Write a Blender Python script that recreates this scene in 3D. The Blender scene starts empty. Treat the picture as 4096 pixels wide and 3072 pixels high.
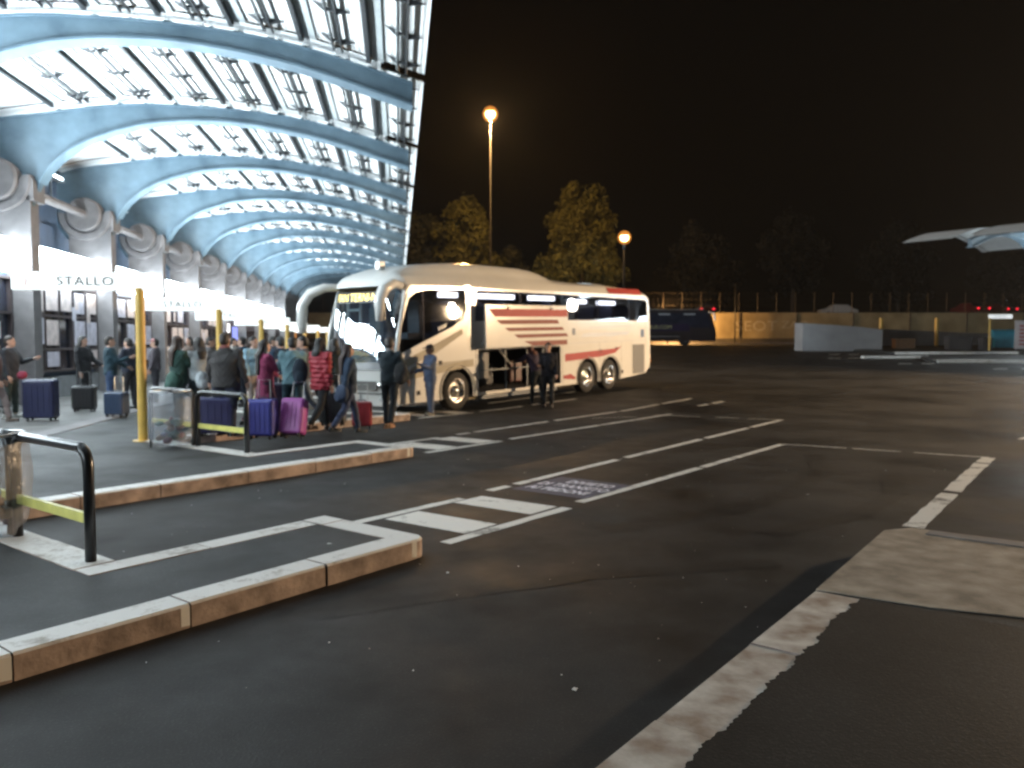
import bpy, bmesh, math, random
from mathutils import Vector, Matrix
R = math.radians
rnd = random.Random(7)
scene = bpy.context.scene
COL = scene.collection
ORD = ['first','second','third','fourth','fifth','sixth','seventh','eighth','ninth','tenth','eleventh','twelfth','thirteenth','fourteenth','fifteenth']

# ------------------------------------------------------------------ frames
A0 = R(8.1)                      # station axis is turned 8.1 deg to the left of the view
SA = (-math.sin(A0), math.cos(A0)); SR = (math.cos(A0), math.sin(A0))
def ST(s, t): return (s*SA[0]+t*SR[0], s*SA[1]+t*SR[1])
BB = (math.sin(R(37.5)), math.cos(R(37.5))); BW = (BB[1], -BB[0])
def BWp(b, w): return (b*BB[0]+w*BW[0], b*BB[1]+w*BW[1])
def ss(a, b, v):
    u = min(max((v-a)/(b-a), 0), 1); return u*u*(3-2*u)
def G(X, Y):
    t = X*SR[0]+Y*SR[1]
    return .025*min(max(Y-21, 0), 64)*ss(-1, 4, t)

# ------------------------------------------------------------------ materials
def mat(name, col, rough=.6, metal=0, var=.12, scale=6, bump=0, bscale=60, emit=None, estr=0, spec=.5, col2=None, coat=0):
    m = bpy.data.materials.new(name); m.use_nodes = True
    nt = m.node_tree; N = nt.nodes; L = nt.links
    b = N['Principled BSDF']
    b.inputs['Roughness'].default_value = rough; b.inputs['Metallic'].default_value = metal
    b.inputs['Specular IOR Level'].default_value = spec
    b.inputs['Coat Weight'].default_value = coat; b.inputs['Coat Roughness'].default_value = .08
    tc = N.new('ShaderNodeTexCoord')
    if var > 0:
        n = N.new('ShaderNodeTexNoise'); n.inputs['Scale'].default_value = scale; n.inputs['Detail'].default_value = 5
        L.new(tc.outputs['Object'], n.inputs['Vector'])
        r = N.new('ShaderNodeValToRGB'); r.color_ramp.elements[0].position = .3; r.color_ramp.elements[1].position = .72
        c2 = col2 or tuple(min(1, c*(1+var)) for c in col)
        r.color_ramp.elements[0].color = (*[c*(1-var) for c in col], 1); r.color_ramp.elements[1].color = (*c2, 1)
        L.new(n.outputs['Fac'], r.inputs['Fac']); L.new(r.outputs['Color'], b.inputs['Base Color'])
    else:
        b.inputs['Base Color'].default_value = (*col, 1)
    if bump:
        n2 = N.new('ShaderNodeTexNoise'); n2.inputs['Scale'].default_value = bscale; n2.inputs['Detail'].default_value = 3
        L.new(tc.outputs['Object'], n2.inputs['Vector'])
        bp = N.new('ShaderNodeBump'); bp.inputs['Strength'].default_value = bump; bp.inputs['Distance'].default_value = .01
        L.new(n2.outputs['Fac'], bp.inputs['Height']); L.new(bp.outputs['Normal'], b.inputs['Normal'])
    if emit:
        b.inputs['Emission Color'].default_value = (*emit, 1); b.inputs['Emission Strength'].default_value = estr
    return m

def asphalt(name, base, warm=(1, .97, .92), wet=.5):
    m = bpy.data.materials.new(name); m.use_nodes = True
    nt = m.node_tree; N = nt.nodes; L = nt.links; b = N['Principled BSDF']
    tc = N.new('ShaderNodeTexCoord')
    def noise(sc, det=6, rough=.6):
        n = N.new('ShaderNodeTexNoise'); n.inputs['Scale'].default_value = sc; n.inputs['Detail'].default_value = det
        n.inputs['Roughness'].default_value = rough; L.new(tc.outputs['Object'], n.inputs['Vector']); return n
    big = noise(.35, 5, .65); mid = noise(2.2, 6); fine = noise(70, 2); oil = noise(.8, 3)
    r1 = N.new('ShaderNodeValToRGB'); e = r1.color_ramp.elements
    e[0].position = .3; e[1].position = .7
    e[0].color = (*[base*.5*w for w in warm], 1); e[1].color = (*[base*1.55*w for w in warm], 1)
    mx = N.new('ShaderNodeMath'); mx.operation = 'MULTIPLY_ADD'; mx.inputs[1].default_value = .55
    m2 = N.new('ShaderNodeMath'); m2.operation = 'MULTIPLY'; m2.inputs[1].default_value = .45
    L.new(mid.outputs['Fac'], m2.inputs[0]); L.new(big.outputs['Fac'], mx.inputs[0]); L.new(m2.outputs[0], mx.inputs[2])
    L.new(mx.outputs[0], r1.inputs['Fac'])
    # light aggregate specks and dark oil stains
    sp = N.new('ShaderNodeValToRGB'); sp.color_ramp.elements[0].position = .55; sp.color_ramp.elements[1].position = .75
    sp.color_ramp.elements[0].color = (1, 1, 1, 1); sp.color_ramp.elements[1].color = (1.9, 1.9, 1.85, 1)
    L.new(fine.outputs['Fac'], sp.inputs['Fac'])
    st = N.new('ShaderNodeValToRGB'); st.color_ramp.elements[0].position = .33; st.color_ramp.elements[1].position = .46
    st.color_ramp.elements[0].color = (.45, .43, .4, 1); st.color_ramp.elements[1].color = (1, 1, 1, 1)
    L.new(oil.outputs['Fac'], st.inputs['Fac'])
    a = N.new('ShaderNodeMixRGB'); a.blend_type = 'MULTIPLY'; a.inputs[0].default_value = 1
    L.new(r1.outputs['Color'], a.inputs[1]); L.new(sp.outputs['Color'], a.inputs[2])
    c = N.new('ShaderNodeMixRGB'); c.blend_type = 'MULTIPLY'; c.inputs[0].default_value = 1
    L.new(a.outputs['Color'], c.inputs[1]); L.new(st.outputs['Color'], c.inputs[2])
    L.new(c.outputs['Color'], b.inputs['Base Color'])
    rr = N.new('ShaderNodeMapRange'); rr.inputs['From Min'].default_value = .35; rr.inputs['From Max'].default_value = .65
    rr.inputs['To Min'].default_value = wet; rr.inputs['To Max'].default_value = .8
    L.new(big.outputs['Fac'], rr.inputs['Value']); L.new(rr.outputs['Result'], b.inputs['Roughness'])
    bp = N.new('ShaderNodeBump'); bp.inputs['Strength'].default_value = .35; bp.inputs['Distance'].default_value = .006
    L.new(fine.outputs['Fac'], bp.inputs['Height']); L.new(bp.outputs['Normal'], b.inputs['Normal'])
    b.inputs['Specular IOR Level'].default_value = .18
    return m

def worn_paint(name, col, wear=.5, under=(.045, .045, .043), scale=5, grain=38):
    m = bpy.data.materials.new(name); m.use_nodes = True
    nt = m.node_tree; N = nt.nodes; L = nt.links; b = N['Principled BSDF']
    tc = N.new('ShaderNodeTexCoord')
    n1 = N.new('ShaderNodeTexNoise'); n1.inputs['Scale'].default_value = scale; n1.inputs['Detail'].default_value = 8; n1.inputs['Roughness'].default_value = .68
    n2 = N.new('ShaderNodeTexNoise'); n2.inputs['Scale'].default_value = grain; n2.inputs['Detail'].default_value = 3
    L.new(tc.outputs['Object'], n1.inputs['Vector']); L.new(tc.outputs['Object'], n2.inputs['Vector'])
    r = N.new('ShaderNodeValToRGB'); r.color_ramp.elements[0].position = wear*.72; r.color_ramp.elements[1].position = wear*.72+.13
    r.color_ramp.elements[0].color = (*under, 1); r.color_ramp.elements[1].color = (*col, 1)
    ad = N.new('ShaderNodeMath'); ad.operation = 'MULTIPLY_ADD'; ad.inputs[1].default_value = .8
    m2 = N.new('ShaderNodeMath'); m2.operation = 'MULTIPLY'; m2.inputs[1].default_value = .2
    L.new(n2.outputs['Fac'], m2.inputs[0]); L.new(n1.outputs['Fac'], ad.inputs[0]); L.new(m2.outputs[0], ad.inputs[2])
    L.new(ad.outputs[0], r.inputs['Fac']); L.new(r.outputs['Color'], b.inputs['Base Color'])
    b.inputs['Roughness'].default_value = .65
    return m

def glass(name, tint=(.25, .27, .3), refl=.0, rough=.02):
    m = bpy.data.materials.new(name); m.use_nodes = True
    nt = m.node_tree; N = nt.nodes; L = nt.links
    for n in list(N): N.remove(n)
    o = N.new('ShaderNodeOutputMaterial'); mx = N.new('ShaderNodeMixShader')
    t = N.new('ShaderNodeBsdfTransparent'); t.inputs['Color'].default_value = (*tint, 1)
    g = N.new('ShaderNodeBsdfGlossy'); g.inputs['Roughness'].default_value = rough; g.inputs['Color'].default_value = (.95, .97, 1, 1)
    f = N.new('ShaderNodeLayerWeight'); f.inputs['Blend'].default_value = .5
    pw = N.new('ShaderNodeMath'); pw.operation = 'POWER'; pw.inputs[1].default_value = 4.5; L.new(f.outputs['Facing'], pw.inputs[0])
    ad = N.new('ShaderNodeMath'); ad.operation = 'MULTIPLY_ADD'; ad.inputs[1].default_value = .9; ad.inputs[2].default_value = refl
    L.new(pw.outputs[0], ad.inputs[0]); L.new(ad.outputs[0], mx.inputs['Fac'])
    L.new(t.outputs[0], mx.inputs[1]); L.new(g.outputs[0], mx.inputs[2]); L.new(mx.outputs[0], o.inputs['Surface'])
    return m

def emis(name, col, s):
    m = bpy.data.materials.new(name); m.use_nodes = True
    nt = m.node_tree; N = nt.nodes; L = nt.links
    for n in list(N): N.remove(n)
    o = N.new('ShaderNodeOutputMaterial'); e = N.new('ShaderNodeEmission')
    e.inputs['Color'].default_value = (*col, 1); e.inputs['Strength'].default_value = s
    L.new(e.outputs[0], o.inputs['Surface']); return m

M = {}
M['road'] = asphalt('road_asphalt', .0215, (1, .98, .96), .46)
M['plat'] = asphalt('platform_asphalt', .036, (.96, .99, 1), .5)
M['tyremark'] = asphalt('tyre_darkened_asphalt', .0145, (1, .97, .94), .42)
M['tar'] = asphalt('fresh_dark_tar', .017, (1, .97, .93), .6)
M['walk'] = asphalt('walkway_paving', .11, (1, .98, .95), .5)
M['kerbtop'] = worn_paint('kerb_white_paint', (.78, .78, .76), .48, (.34, .31, .27), 3.2, 30)
M['kerbstain'] = mat('stained_white_kerb', (.36, .26, .19), .85, 0, .25, 5.5, .35, 30, col2=(.68, .63, .56))
M['kerbface'] = mat('kerb_terracotta_face', (.40, .315, .275), .85, 0, .5, 5, .4, 30)
M['line'] = worn_paint('road_line_paint', (.78, .78, .75), .46, (.05, .05, .047), 2.6, 40)
M['zebra'] = worn_paint('zebra_block_paint', (.84, .84, .81), .44, (.07, .07, .066), 3.4, 40)
M['bluepaint'] = worn_paint('blue_ground_paint', (.07, .075, .12), .5, (.05, .05, .05), 4)
M['textpaint'] = worn_paint('ground_letter_paint', (.88, .89, 1), .18, (.2, .2, .26), 9)
M['slab'] = mat('worn_concrete', (.24, .195, .15), .85, 0, .35, 5, .5, 40, col2=(.40, .34, .27))
M['concrete'] = mat('column_concrete', (.17, .16, .162), .8, 0, .2, 3, .3, 40)
M['blue'] = mat('rib_blue_paint', (.09, .15, .20), .5, 0, .25, 1.6, col2=(.135, .205, .255))
M['panel'] = mat('roof_sheet', (.78, .8, .8), .55, 0, .06, 2)
M['dark_steel'] = mat('dark_steel', (.05, .055, .06), .5, .3, .2, 8)
M['purlin_pale'] = mat('purlin_pale_paint', (.42, .46, .47), .5, 0, .1, 5)
M['wallblue'] = mat('dark_blue_grey_wall', (.05, .075, .12), .75, 0, .25, 2)
M['wallgrey'] = mat('plinth_grey', (.27, .28, .29), .8, 0, .2, 3, .2)
M['frame'] = mat('brown_window_frame', (.06, .045, .045), .5, 0, .2, 8)
M['shopglass'] = mat('dark_shop_glass', (.025, .03, .05), .1, 0, .2, 2)
M['black'] = mat('black_paint', (.012, .013, .015), .3, 0, .2, 8)
M['rubber'] = mat('tyre_rubber', (.02, .019, .018), .85, 0, .25, 14, .3, 60)
M['yellow'] = mat('yellow_post_paint', (.64, .40, .085), .45, 0, .14, 5)
M['yellow2'] = mat('yellow_bar_paint', (.66, .61, .17), .45, 0, .15, 6)
M['white'] = mat('white_coach_paint', (.70, .69, .66), .16, 0, .05, 1.2)
M['red'] = mat('coach_red_vinyl', (.36, .06, .055), .55, 0, .08, 3, spec=.15)
M['redbrown'] = mat('coach_dark_red_vinyl', (.22, .07, .055), .55, 0, .08, 3, spec=.15)
M['beige'] = mat('coach_beige_vinyl', (.40, .36, .28), .55, 0, .06, 3, spec=.15)
M['greyvinyl'] = mat('coach_grey_vinyl', (.45, .47, .5), .35, 0, .08, 3)
M['grille'] = mat('coach_grille', (.12, .115, .105), .6, 0, .2, 30)
M['chrome'] = mat('polished_metal', (.75, .74, .72), .2, 1, .1, 4)
M['alu'] = mat('dull_aluminium', (.5, .5, .5), .42, 1, .1, 6)
M['darkint'] = mat('dark_interior', (.02, .02, .024), .8, 0, .2, 5)
M['seat'] = mat('seat_fabric', (.05, .055, .09), .9, 0, .2, 20)
M['dash'] = mat('dashboard_plastic', (.18, .22, .24), .5, 0, .1, 8)
M['sideglass'] = glass('tinted_coach_glass', (.22, .22, .25), .05)
M['windscreen'] = glass('windscreen_glass', (.62, .7, .72), .15)
M['coolbox'] = emis('fluorescent_light_box', (.80, .93, 1), 31)
M['cooltube'] = emis('fluorescent_tube', (.82, .94, 1), 22)
M['signface'] = mat('backlit_sign_face', (.8, .81, .8), .4, 0, .03, 3, emit=(.95, 1, 1), estr=.75)
M['signink'] = mat('sign_letter_black', (.02, .025, .025), .5, 0, 0)
M['signred'] = mat('sign_letter_red', (.4, .12, .1), .5, 0, 0)
M['led'] = emis('amber_led', (1, .82, .25), 5)
M['coachlamp'] = emis('coach_ceiling_lamp', (.93, .97, 1), 12)
M['sodium'] = emis('sodium_lamp_glass', (1, .62, .25), 30)
M['whitelamp'] = emis('white_flood_glass', (1, .93, .8), 300)
M['redlamp'] = emis('red_tail_lamp', (1, .03, .05), 2.2)
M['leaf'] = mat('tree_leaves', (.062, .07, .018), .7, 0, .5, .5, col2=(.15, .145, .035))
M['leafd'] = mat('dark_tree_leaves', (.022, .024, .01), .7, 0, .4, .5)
M['leafn'] = mat('night_darkened_leaves', (.006, .0065, .004), .8, 0, .4, .5)  # leaf colour blackened to stand for trees out of the lamplight
M['bark'] = mat('tree_bark', (.08, .06, .045), .9, 0, .3, 6, .6, 20)
M['wallochre'] = mat('ochre_retaining_wall', (.33, .25, .13), .9, 0, .3, .6, .3, 8, col2=(.42, .33, .19))
M['wallbase'] = mat('dark_wall_base', (.09, .075, .06), .9, 0, .3, 1)
M['graf'] = mat('pale_graffiti_paint', (.5, .42, .3), .8, 0, .2, 3)
M['wire'] = mat('galvanised_wire', (.06, .05, .04), .5, .6, .1, 5)
M['purplecoach'] = mat('dark_purple_coach_paint', (.03, .022, .06), .25, 0, .15, 1, coat=.4)
M['browncoach'] = mat('dark_brown_coach_paint', (.03, .022, .024), .5, 0, .15, 1, spec=.2)
M['limeletters'] = mat('pale_lime_lettering', (.5, .5, .22), .5, 0, .1, 4)
M['teal'] = mat('teal_recycling_bin_plastic', (.03, .26, .36), .4, 0, .15, 4)
M['board'] = mat('pale_poster_board', (.5, .45, .45), .6, 0, .1, 3)
M['boardred'] = mat('poster_red_bands', (.36, .09, .1), .6, 0, .15, 3)
M['parapet'] = mat('pale_rendered_parapet', (.33, .33, .34), .85, 0, .1, 1.2, .2)
M['paper'] = mat('glowing_poster_paper', (.56, .5, .49), .8, 0, .3, 5, emit=(.9, .8, .78), estr=.1)  # faint glow put into the paper so the posters look lit
M['paper2'] = mat('cool_glowing_poster_paper', (.48, .48, .55), .8, 0, .3, 5, emit=(.8, .8, .95), estr=.1)  # same added glow in the cooler sheets
M['ochreposter'] = mat('yellow_shop_sign', (.6, .42, .08), .6, 0, .15, 5)
M['screen'] = emis('blue_screen', (.35, .4, 1), 1.3)
M['shoplit'] = emis('lit_shop_interior', (1, .98, .95), 3.2)
M['orangelit'] = emis('orange_lit_kiosk', (1, .42, .12), .55)
M['scrap'] = mat('paper_scrap', (.7, .7, .68), .8, 0, .1, 20)
M['bagplastic'] = None
M['pole'] = mat('galvanised_pole', (.014, .0125, .0105), .5, .3, .15, 3)

def plastic_bag():
    m = bpy.data.materials.new('clear_bin_bag'); m.use_nodes = True
    nt = m.node_tree; N = nt.nodes; L = nt.links
    for n in list(N): N.remove(n)
    o = N.new('ShaderNodeOutputMaterial'); mx = N.new('ShaderNodeMixShader'); mx.inputs[0].default_value = .3
    t = N.new('ShaderNodeBsdfTransparent'); t.inputs[0].default_value = (.86, .88, .9, 1)
    p = N.new('ShaderNodeBsdfPrincipled'); p.inputs['Base Color'].default_value = (.5, .52, .56, 1); p.inputs['Roughness'].default_value = .22
    tc = N.new('ShaderNodeTexCoord'); n = N.new('ShaderNodeTexNoise'); n.inputs['Scale'].default_value = 9; n.inputs['Detail'].default_value = 4
    bp = N.new('ShaderNodeBump'); bp.inputs['Strength'].default_value = .9; bp.inputs['Distance'].default_value = .03
    L.new(tc.outputs['Object'], n.inputs['Vector']); L.new(n.outputs['Fac'], bp.inputs['Height']); L.new(bp.outputs['Normal'], p.inputs['Normal'])
    L.new(t.outputs[0], mx.inputs[1]); L.new(p.outputs[0], mx.inputs[2]); L.new(mx.outputs[0], o.inputs['Surface']); return m
M['bagplastic'] = plastic_bag()
_cm = {}
def cloth(c, rough=.85):
    c = tuple(x*.72 for x in c)
    k = tuple(round(x, 3) for x in c)+(rough,)
    if k not in _cm: _cm[k] = mat('cloth_%d' % len(_cm), c, rough, 0, .18, 9, .25, 70)
    return _cm[k]
SKIN = [mat('skin_light', (.50, .30, .22), .55, 0, .08, 12), mat('skin_tan', (.36, .2, .13), .55, 0, .08, 12), mat('skin_dark', (.12, .065, .045), .55, 0, .1, 12)]
M['eye'] = mat('eye_dark', (.03, .02, .02), .2, 0, 0)
M['lip'] = mat('lip_tone', (.3, .12, .1), .5, 0, 0)

# ------------------------------------------------------------------ mesh builder
class MB:
    def __init__(s): s.v = []; s.f = []; s.m = []
    def add(s, vs, fs, mi=0, mx=None):
        o = len(s.v)
        for p in vs:
            p = Vector(p)
            s.v.append(tuple(mx @ p) if mx is not None else tuple(p))
        for f in fs: s.f.append(tuple(i+o for i in f)); s.m.append(mi)
    def box(s, c, d, mi=0, mx=None, rz=0):
        x, y, z = d[0]/2, d[1]/2, d[2]/2
        vs = [(-x,-y,-z),(x,-y,-z),(x,y,-z),(-x,y,-z),(-x,-y,z),(x,-y,z),(x,y,z),(-x,y,z)]
        T = Matrix.Translation(c) @ Matrix.Rotation(rz, 4, 'Z')
        if mx is not None: T = mx @ T
        s.add(vs, [(0,3,2,1),(4,5,6,7),(0,1,5,4),(1,2,6,5),(2,3,7,6),(3,0,4,7)], mi, T)
    def quad(s, a, b, c, d, mi=0): s.add([a, b, c, d], [(0,1,2,3)], mi)
    def tube(s, pts, rad, seg=10, mi=0, caps=True, mx=None):
        pts = [Vector(p) for p in pts]; n = len(pts)
        if not isinstance(rad, (list, tuple)): rad = [rad]*n
        vs = []
        for i, p in enumerate(pts):
            T = (pts[min(i+1, n-1)]-pts[max(i-1, 0)]).normalized()
            X = Vector((1, 0, 0))
            if abs(T.x) > .9: X = Vector((0, 1, 0))
            X = (X-T*X.dot(T)).normalized(); Y = T.cross(X)
            r = rad[i]; rx, ry = r if isinstance(r, (list, tuple)) else (r, r)
            for k in range(seg):
                a = 2*math.pi*k/seg
                vs.append(p+X*rx*math.cos(a)+Y*ry*math.sin(a))
        fs = []
        for i in range(n-1):
            for k in range(seg):
                k2 = (k+1) % seg
                fs.append((i*seg+k, i*seg+k2, (i+1)*seg+k2, (i+1)*seg+k))
        if caps:
            fs.append(tuple(range(seg-1, -1, -1))); fs.append(tuple((n-1)*seg+k for k in range(seg)))
        s.add(vs, fs, mi, mx)
    def ell(s, c, r, mi=0, nu=14, nv=9, mx=None, z0=-1, z1=1):
        vs = []; fs = []
        t0 = math.asin(z0); t1 = math.asin(z1)
        for j in range(nv+1):
            t = t0+(t1-t0)*j/nv
            for i in range(nu):
                a = 2*math.pi*i/nu
                vs.append((c[0]+r[0]*math.cos(t)*math.cos(a), c[1]+r[1]*math.cos(t)*math.sin(a), c[2]+r[2]*math.sin(t)))
        for j in range(nv):
            for i in range(nu):
                i2 = (i+1) % nu
                fs.append((j*nu+i, j*nu+i2, (j+1)*nu+i2, (j+1)*nu+i))
        fs.append(tuple(range(nu-1, -1, -1))); fs.append(tuple(nv*nu+i for i in range(nu)))
        s.add(vs, fs, mi, mx)
    def lathe(s, prof, seg=24, mi=0, mx=None, a0=0, a1=2*math.pi):
        vs = []; fs = []; n = len(prof); full = abs(a1-a0-2*math.pi) < 1e-4; cols = seg if full else seg+1
        for k in range(cols):
            a = a0+(a1-a0)*k/seg
            for r, z in prof: vs.append((r*math.cos(a), r*math.sin(a), z))
        for k in range(seg):
            k2 = (k+1) % cols
            for i in range(n-1): fs.append((k*n+i, k2*n+i, k2*n+i+1, k*n+i+1))
        s.add(vs, fs, mi, mx)
    def prism(s, poly, z0, z1, mi=0, mi_side=None, mx=None):
        n = len(poly)
        vs = [(x, y, z0) for x, y in poly]+[(x, y, z1) for x, y in poly]
        s.add(vs, [tuple(range(n-1, -1, -1)), tuple(range(n, 2*n))], mi, mx)
        s.add(vs, [(i, (i+1) % n, n+(i+1) % n, n+i) for i in range(n)], mi if mi_side is None else mi_side, mx)
    def grid(s, fn, nu, nv, mi=0, flip=False):
        vs = [fn(i/nu, j/nv) for j in range(nv+1) for i in range(nu+1)]; fs = []
        for j in range(nv):
            for i in range(nu):
                a = j*(nu+1)+i; f = (a, a+1, a+nu+2, a+nu+1); fs.append(f[::-1] if flip else f)
        s.add(vs, fs, mi)
    def mesh(s, name, mats, smooth=False):
        me = bpy.data.meshes.new(name); me.from_pydata(s.v, [], s.f)
        for mm in (mats if isinstance(mats, (list, tuple)) else [mats]): me.materials.append(mm)
        me.polygons.foreach_set('material_index', s.m)
        if smooth: me.polygons.foreach_set('use_smooth', [True]*len(s.f))
        me.update(); return me
    def build(s, name, mats, parent=None, smooth=False, bevel=0, auto=False):
        me = s.mesh(name, mats, smooth)
        o = bpy.data.objects.new(name, me); COL.objects.link(o)
        if parent is not None: o.parent = parent
        if bevel:
            b = o.modifiers.new('bevel', 'BEVEL'); b.width = bevel; b.segments = 2; b.limit_method = 'ANGLE'; b.angle_limit = R(40)
        if auto:
            try:
                bm = bmesh.new(); bm.from_mesh(me)
                bmesh.ops.remove_doubles(bm, verts=bm.verts, dist=1e-4)
                for f in bm.faces: f.smooth = True
                for e in bm.edges:
                    if len(e.link_faces) == 2 and e.calc_face_angle() > R(35): e.smooth = False
                bm.to_mesh(me); bm.free()
            except Exception: pass
        return o

def obj_from(me, name, parent=None):
    o = bpy.data.objects.new(name, me); COL.objects.link(o)
    if parent is not None: o.parent = parent
    return o
def empty(name, loc, rz=0):
    o = bpy.data.objects.new(name, None); COL.objects.link(o); o.location = loc; o.rotation_euler = (0, 0, rz)
    o.empty_display_size = .2; return o
def tag(o, label=None, cat=None, group=None, kind=None):
    if label: o['label'] = label
    if cat: o['category'] = cat
    if group: o['group'] = group
    if kind: o['kind'] = kind
    return o
def copy_tree(o, parent=None):
    c = o.copy(); COL.objects.link(c)
    if parent is not None: c.parent = parent
    for ch in list(o.children): copy_tree(ch, c)
    return c
def evaluated_mesh(o):
    dg = bpy.context.evaluated_depsgraph_get()
    me = bpy.data.meshes.new_from_object(o.evaluated_get(dg)); return me
def flat_poly(name, outer, holes, thick, mats):
    cu = bpy.data.curves.new(name, 'CURVE'); cu.dimensions = '2D'; cu.fill_mode = 'BOTH'; cu.extrude = thick/2
    for ring in [outer]+list(holes):
        sp = cu.splines.new('POLY'); sp.points.add(len(ring)-1); sp.use_cyclic_u = True
        for p, q in zip(sp.points, ring): p.co = (q[0], q[1], 0, 1)
    o = bpy.data.objects.new(name, cu); COL.objects.link(o)
    me = evaluated_mesh(o); bpy.data.objects.remove(o); bpy.data.curves.remove(cu)
    me.materials.clear()
    for m_ in (mats if isinstance(mats, (list, tuple)) else [mats]): me.materials.append(m_)
    return me
def text_mesh(name, body, size, mats, extrude=.004, align='CENTER', sx=1, space=1, bold=0):
    cu = bpy.data.curves.new(name, 'FONT'); cu.body = body; cu.size = size; cu.extrude = extrude
    cu.align_x = align; cu.align_y = 'CENTER'; cu.space_character = space; cu.resolution_u = 3; cu.offset = bold
    o = bpy.data.objects.new(name, cu); COL.objects.link(o)
    me = evaluated_mesh(o); bpy.data.objects.remove(o); bpy.data.curves.remove(cu)
    me.materials.clear(); me.materials.append(mats)
    if sx != 1: me.transform(Matrix.Diagonal((sx, 1, 1, 1)))
    return me
def remesh(mb, voxel, it=3, fac=.5):
    me = mb.mesh('tmp', M['black']); o = bpy.data.objects.new('tmp', me); COL.objects.link(o)
    r = o.modifiers.new('r', 'REMESH'); r.mode = 'VOXEL'; r.voxel_size = voxel
    s = o.modifiers.new('s', 'SMOOTH'); s.factor = fac; s.iterations = it
    out = evaluated_mesh(o); bpy.data.objects.remove(o); bpy.data.meshes.remove(me)
    out.polygons.foreach_set('use_smooth', [True]*len(out.polygons)); out.materials.clear(); return out
def lamp(name, kind, loc, energy, col, parent=None, rot=None, **kw):
    l = bpy.data.lights.new(name, kind); l.energy = energy; l.color = col
    for k, v in kw.items(): setattr(l, k, v)
    o = bpy.data.objects.new(name, l); COL.objects.link(o); o.location = loc
    if rot is not None: o.rotation_euler = rot
    if parent is not None: o.parent = parent
    return o

# ------------------------------------------------------------------ ground
def make_ground():
    mb = MB()
    xs = [-400, -200, -100, -60, -40]+[-30+2*i for i in range(56)]+[90, 110, 140, 200, 400]
    ys = [-200, -100, -50, -25]+[-15+2*i for i in range(52)]+[95, 110, 140, 200, 420]
    vs = [(x, y, G(x, y)) for y in ys for x in xs]; n = len(xs); fs = []
    for j in range(len(ys)-1):
        for i in range(n-1):
            a = j*n+i; fs.append((a, a+1, a+n+1, a+n))
    mb.add(vs, fs)
    tag(mb.build('road', M['road'], smooth=True), kind='structure')
make_ground()

def bwpoly(pts): return [BWp(b, w) for b, w in pts]
RT = [2.88+4.13*(i-1) for i in range(0, 15)]         # root of each finger along b
WN = [-4.63-4.17*(i-1) for i in range(0, 15)]        # near edge of each finger
NF = 9
def platform():
    pts = [(7.72, 1.9), (7.72, -1.45), (7.6, -1.57), (-1.25, -1.57), (-1.25, WN[1])]
    for i in range(1, NF+1):
        e = RT[i]+1.97
        pts += [(e-.1, WN[i]), (e, WN[i]-.12), (e, WN[i]-1.33), (RT[i], WN[i]-1.33)]
        if i < NF: pts += [(RT[i], WN[i+1])]
    poly = bwpoly(pts)
    s1 = 60
    poly = poly + [ST(s1, -3.5), ST(s1, -11.4), ST(-9, -11.4), ST(-9, 3)]
    me = flat_poly('platform', poly, [], .15, [M['plat']]); me.transform(Matrix.Translation((0, 0, .075)))
    tag(obj_from(me, 'platform'), kind='structure')
    mb = MB(); mb.box((-3.75, 42, .075), (15.3, 40, .15)); o = mb.build('platform', M['plat']); 
    mb2 = MB()
    # far continuation of the platform under the canopy
    bpy.data.objects.remove(o)
    mb2.prism([ST(60, -3.5), ST(60, -11.4), ST(96, -11.4), ST(96, -3.5)][::-1], 0, .15)
    tag(mb2.build('platform', M['plat']), kind='structure')
    # paler walkway beside the building and the pale stone strip
    w = MB(); w.prism([ST(-9, -6.45), ST(96, -6.45), ST(96, -11.4), ST(-9, -11.4)], .151, .157)
    tag(w.build('walkway', M['walk']), kind='structure')
    k = MB()
    for q in range(0, 70):
        s0 = -6+q*1.4; k.prism([ST(s0, -6.05), ST(s0+1.38, -6.05), ST(s0+1.38, -6.44), ST(s0, -6.44)], .15, .166)
    tag(k.build('paving_strip', M['concrete']), kind='structure')
platform()

def kerb_line(mb, p0, p1, width, inward, first=0):
    """row of kerb stones from p0 to p1 (bw), lying inward of that edge; top 4 mm proud, face 12 mm proud"""
    p0 = Vector(p0); p1 = Vector(p1); d = p1-p0; Ln = d.length; d.normalize(); n = Vector(inward)
    k = 0; pos = 0
    while pos < Ln-.02:
        l = min(1.0+rnd.uniform(-.12, .2), Ln-pos)
        if Ln-pos-l < .25: l = Ln-pos
        a = p0+d*(pos+.006); b = p0+d*(pos+l-.006); o = n*-.014+n*rnd.uniform(-.004, .004)
        h = .158+rnd.uniform(-.004, .004)
        q = [a+o, b+o, b+n*width, a+n*width]
        pts = [BWp(*v) for v in q]
        vs = []; c = .016
        inn = [a+o+n*c, b+o+n*c, b+n*width, a+n*width]
        pi = [BWp(*v) for v in inn]
        vs = [(*pts[i], .0) for i in range(4)]+[(*pts[i], h-c) for i in range(4)]+[(*pi[i], h) for i in range(4)]
        fs_top = [(8, 9, 10, 11), (4, 5, 9, 8)]
        fs_side = [(0, 1, 5, 4), (1, 2, 6, 5), (2, 3, 7, 6), (3, 0, 4, 7), (5, 6, 10, 9), (7, 4, 8, 11), (6, 7, 11, 10)]
        mb.add(vs, fs_top, 0); mb.add(vs, fs_side, 1)
        if rnd.random() < .35:      # white paint running down at a joint
            e = b-d*.06; fo = n*-.019
            fo = o-n*.0012; pa = BWp(*(e+fo)); pb = BWp(*(b+fo))
            mb.add([(*pa, .02), (*pb, .015), (*pb, h-c), (*pa, h-c)], [(0, 1, 2, 3)], 0)
        pos += l
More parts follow.
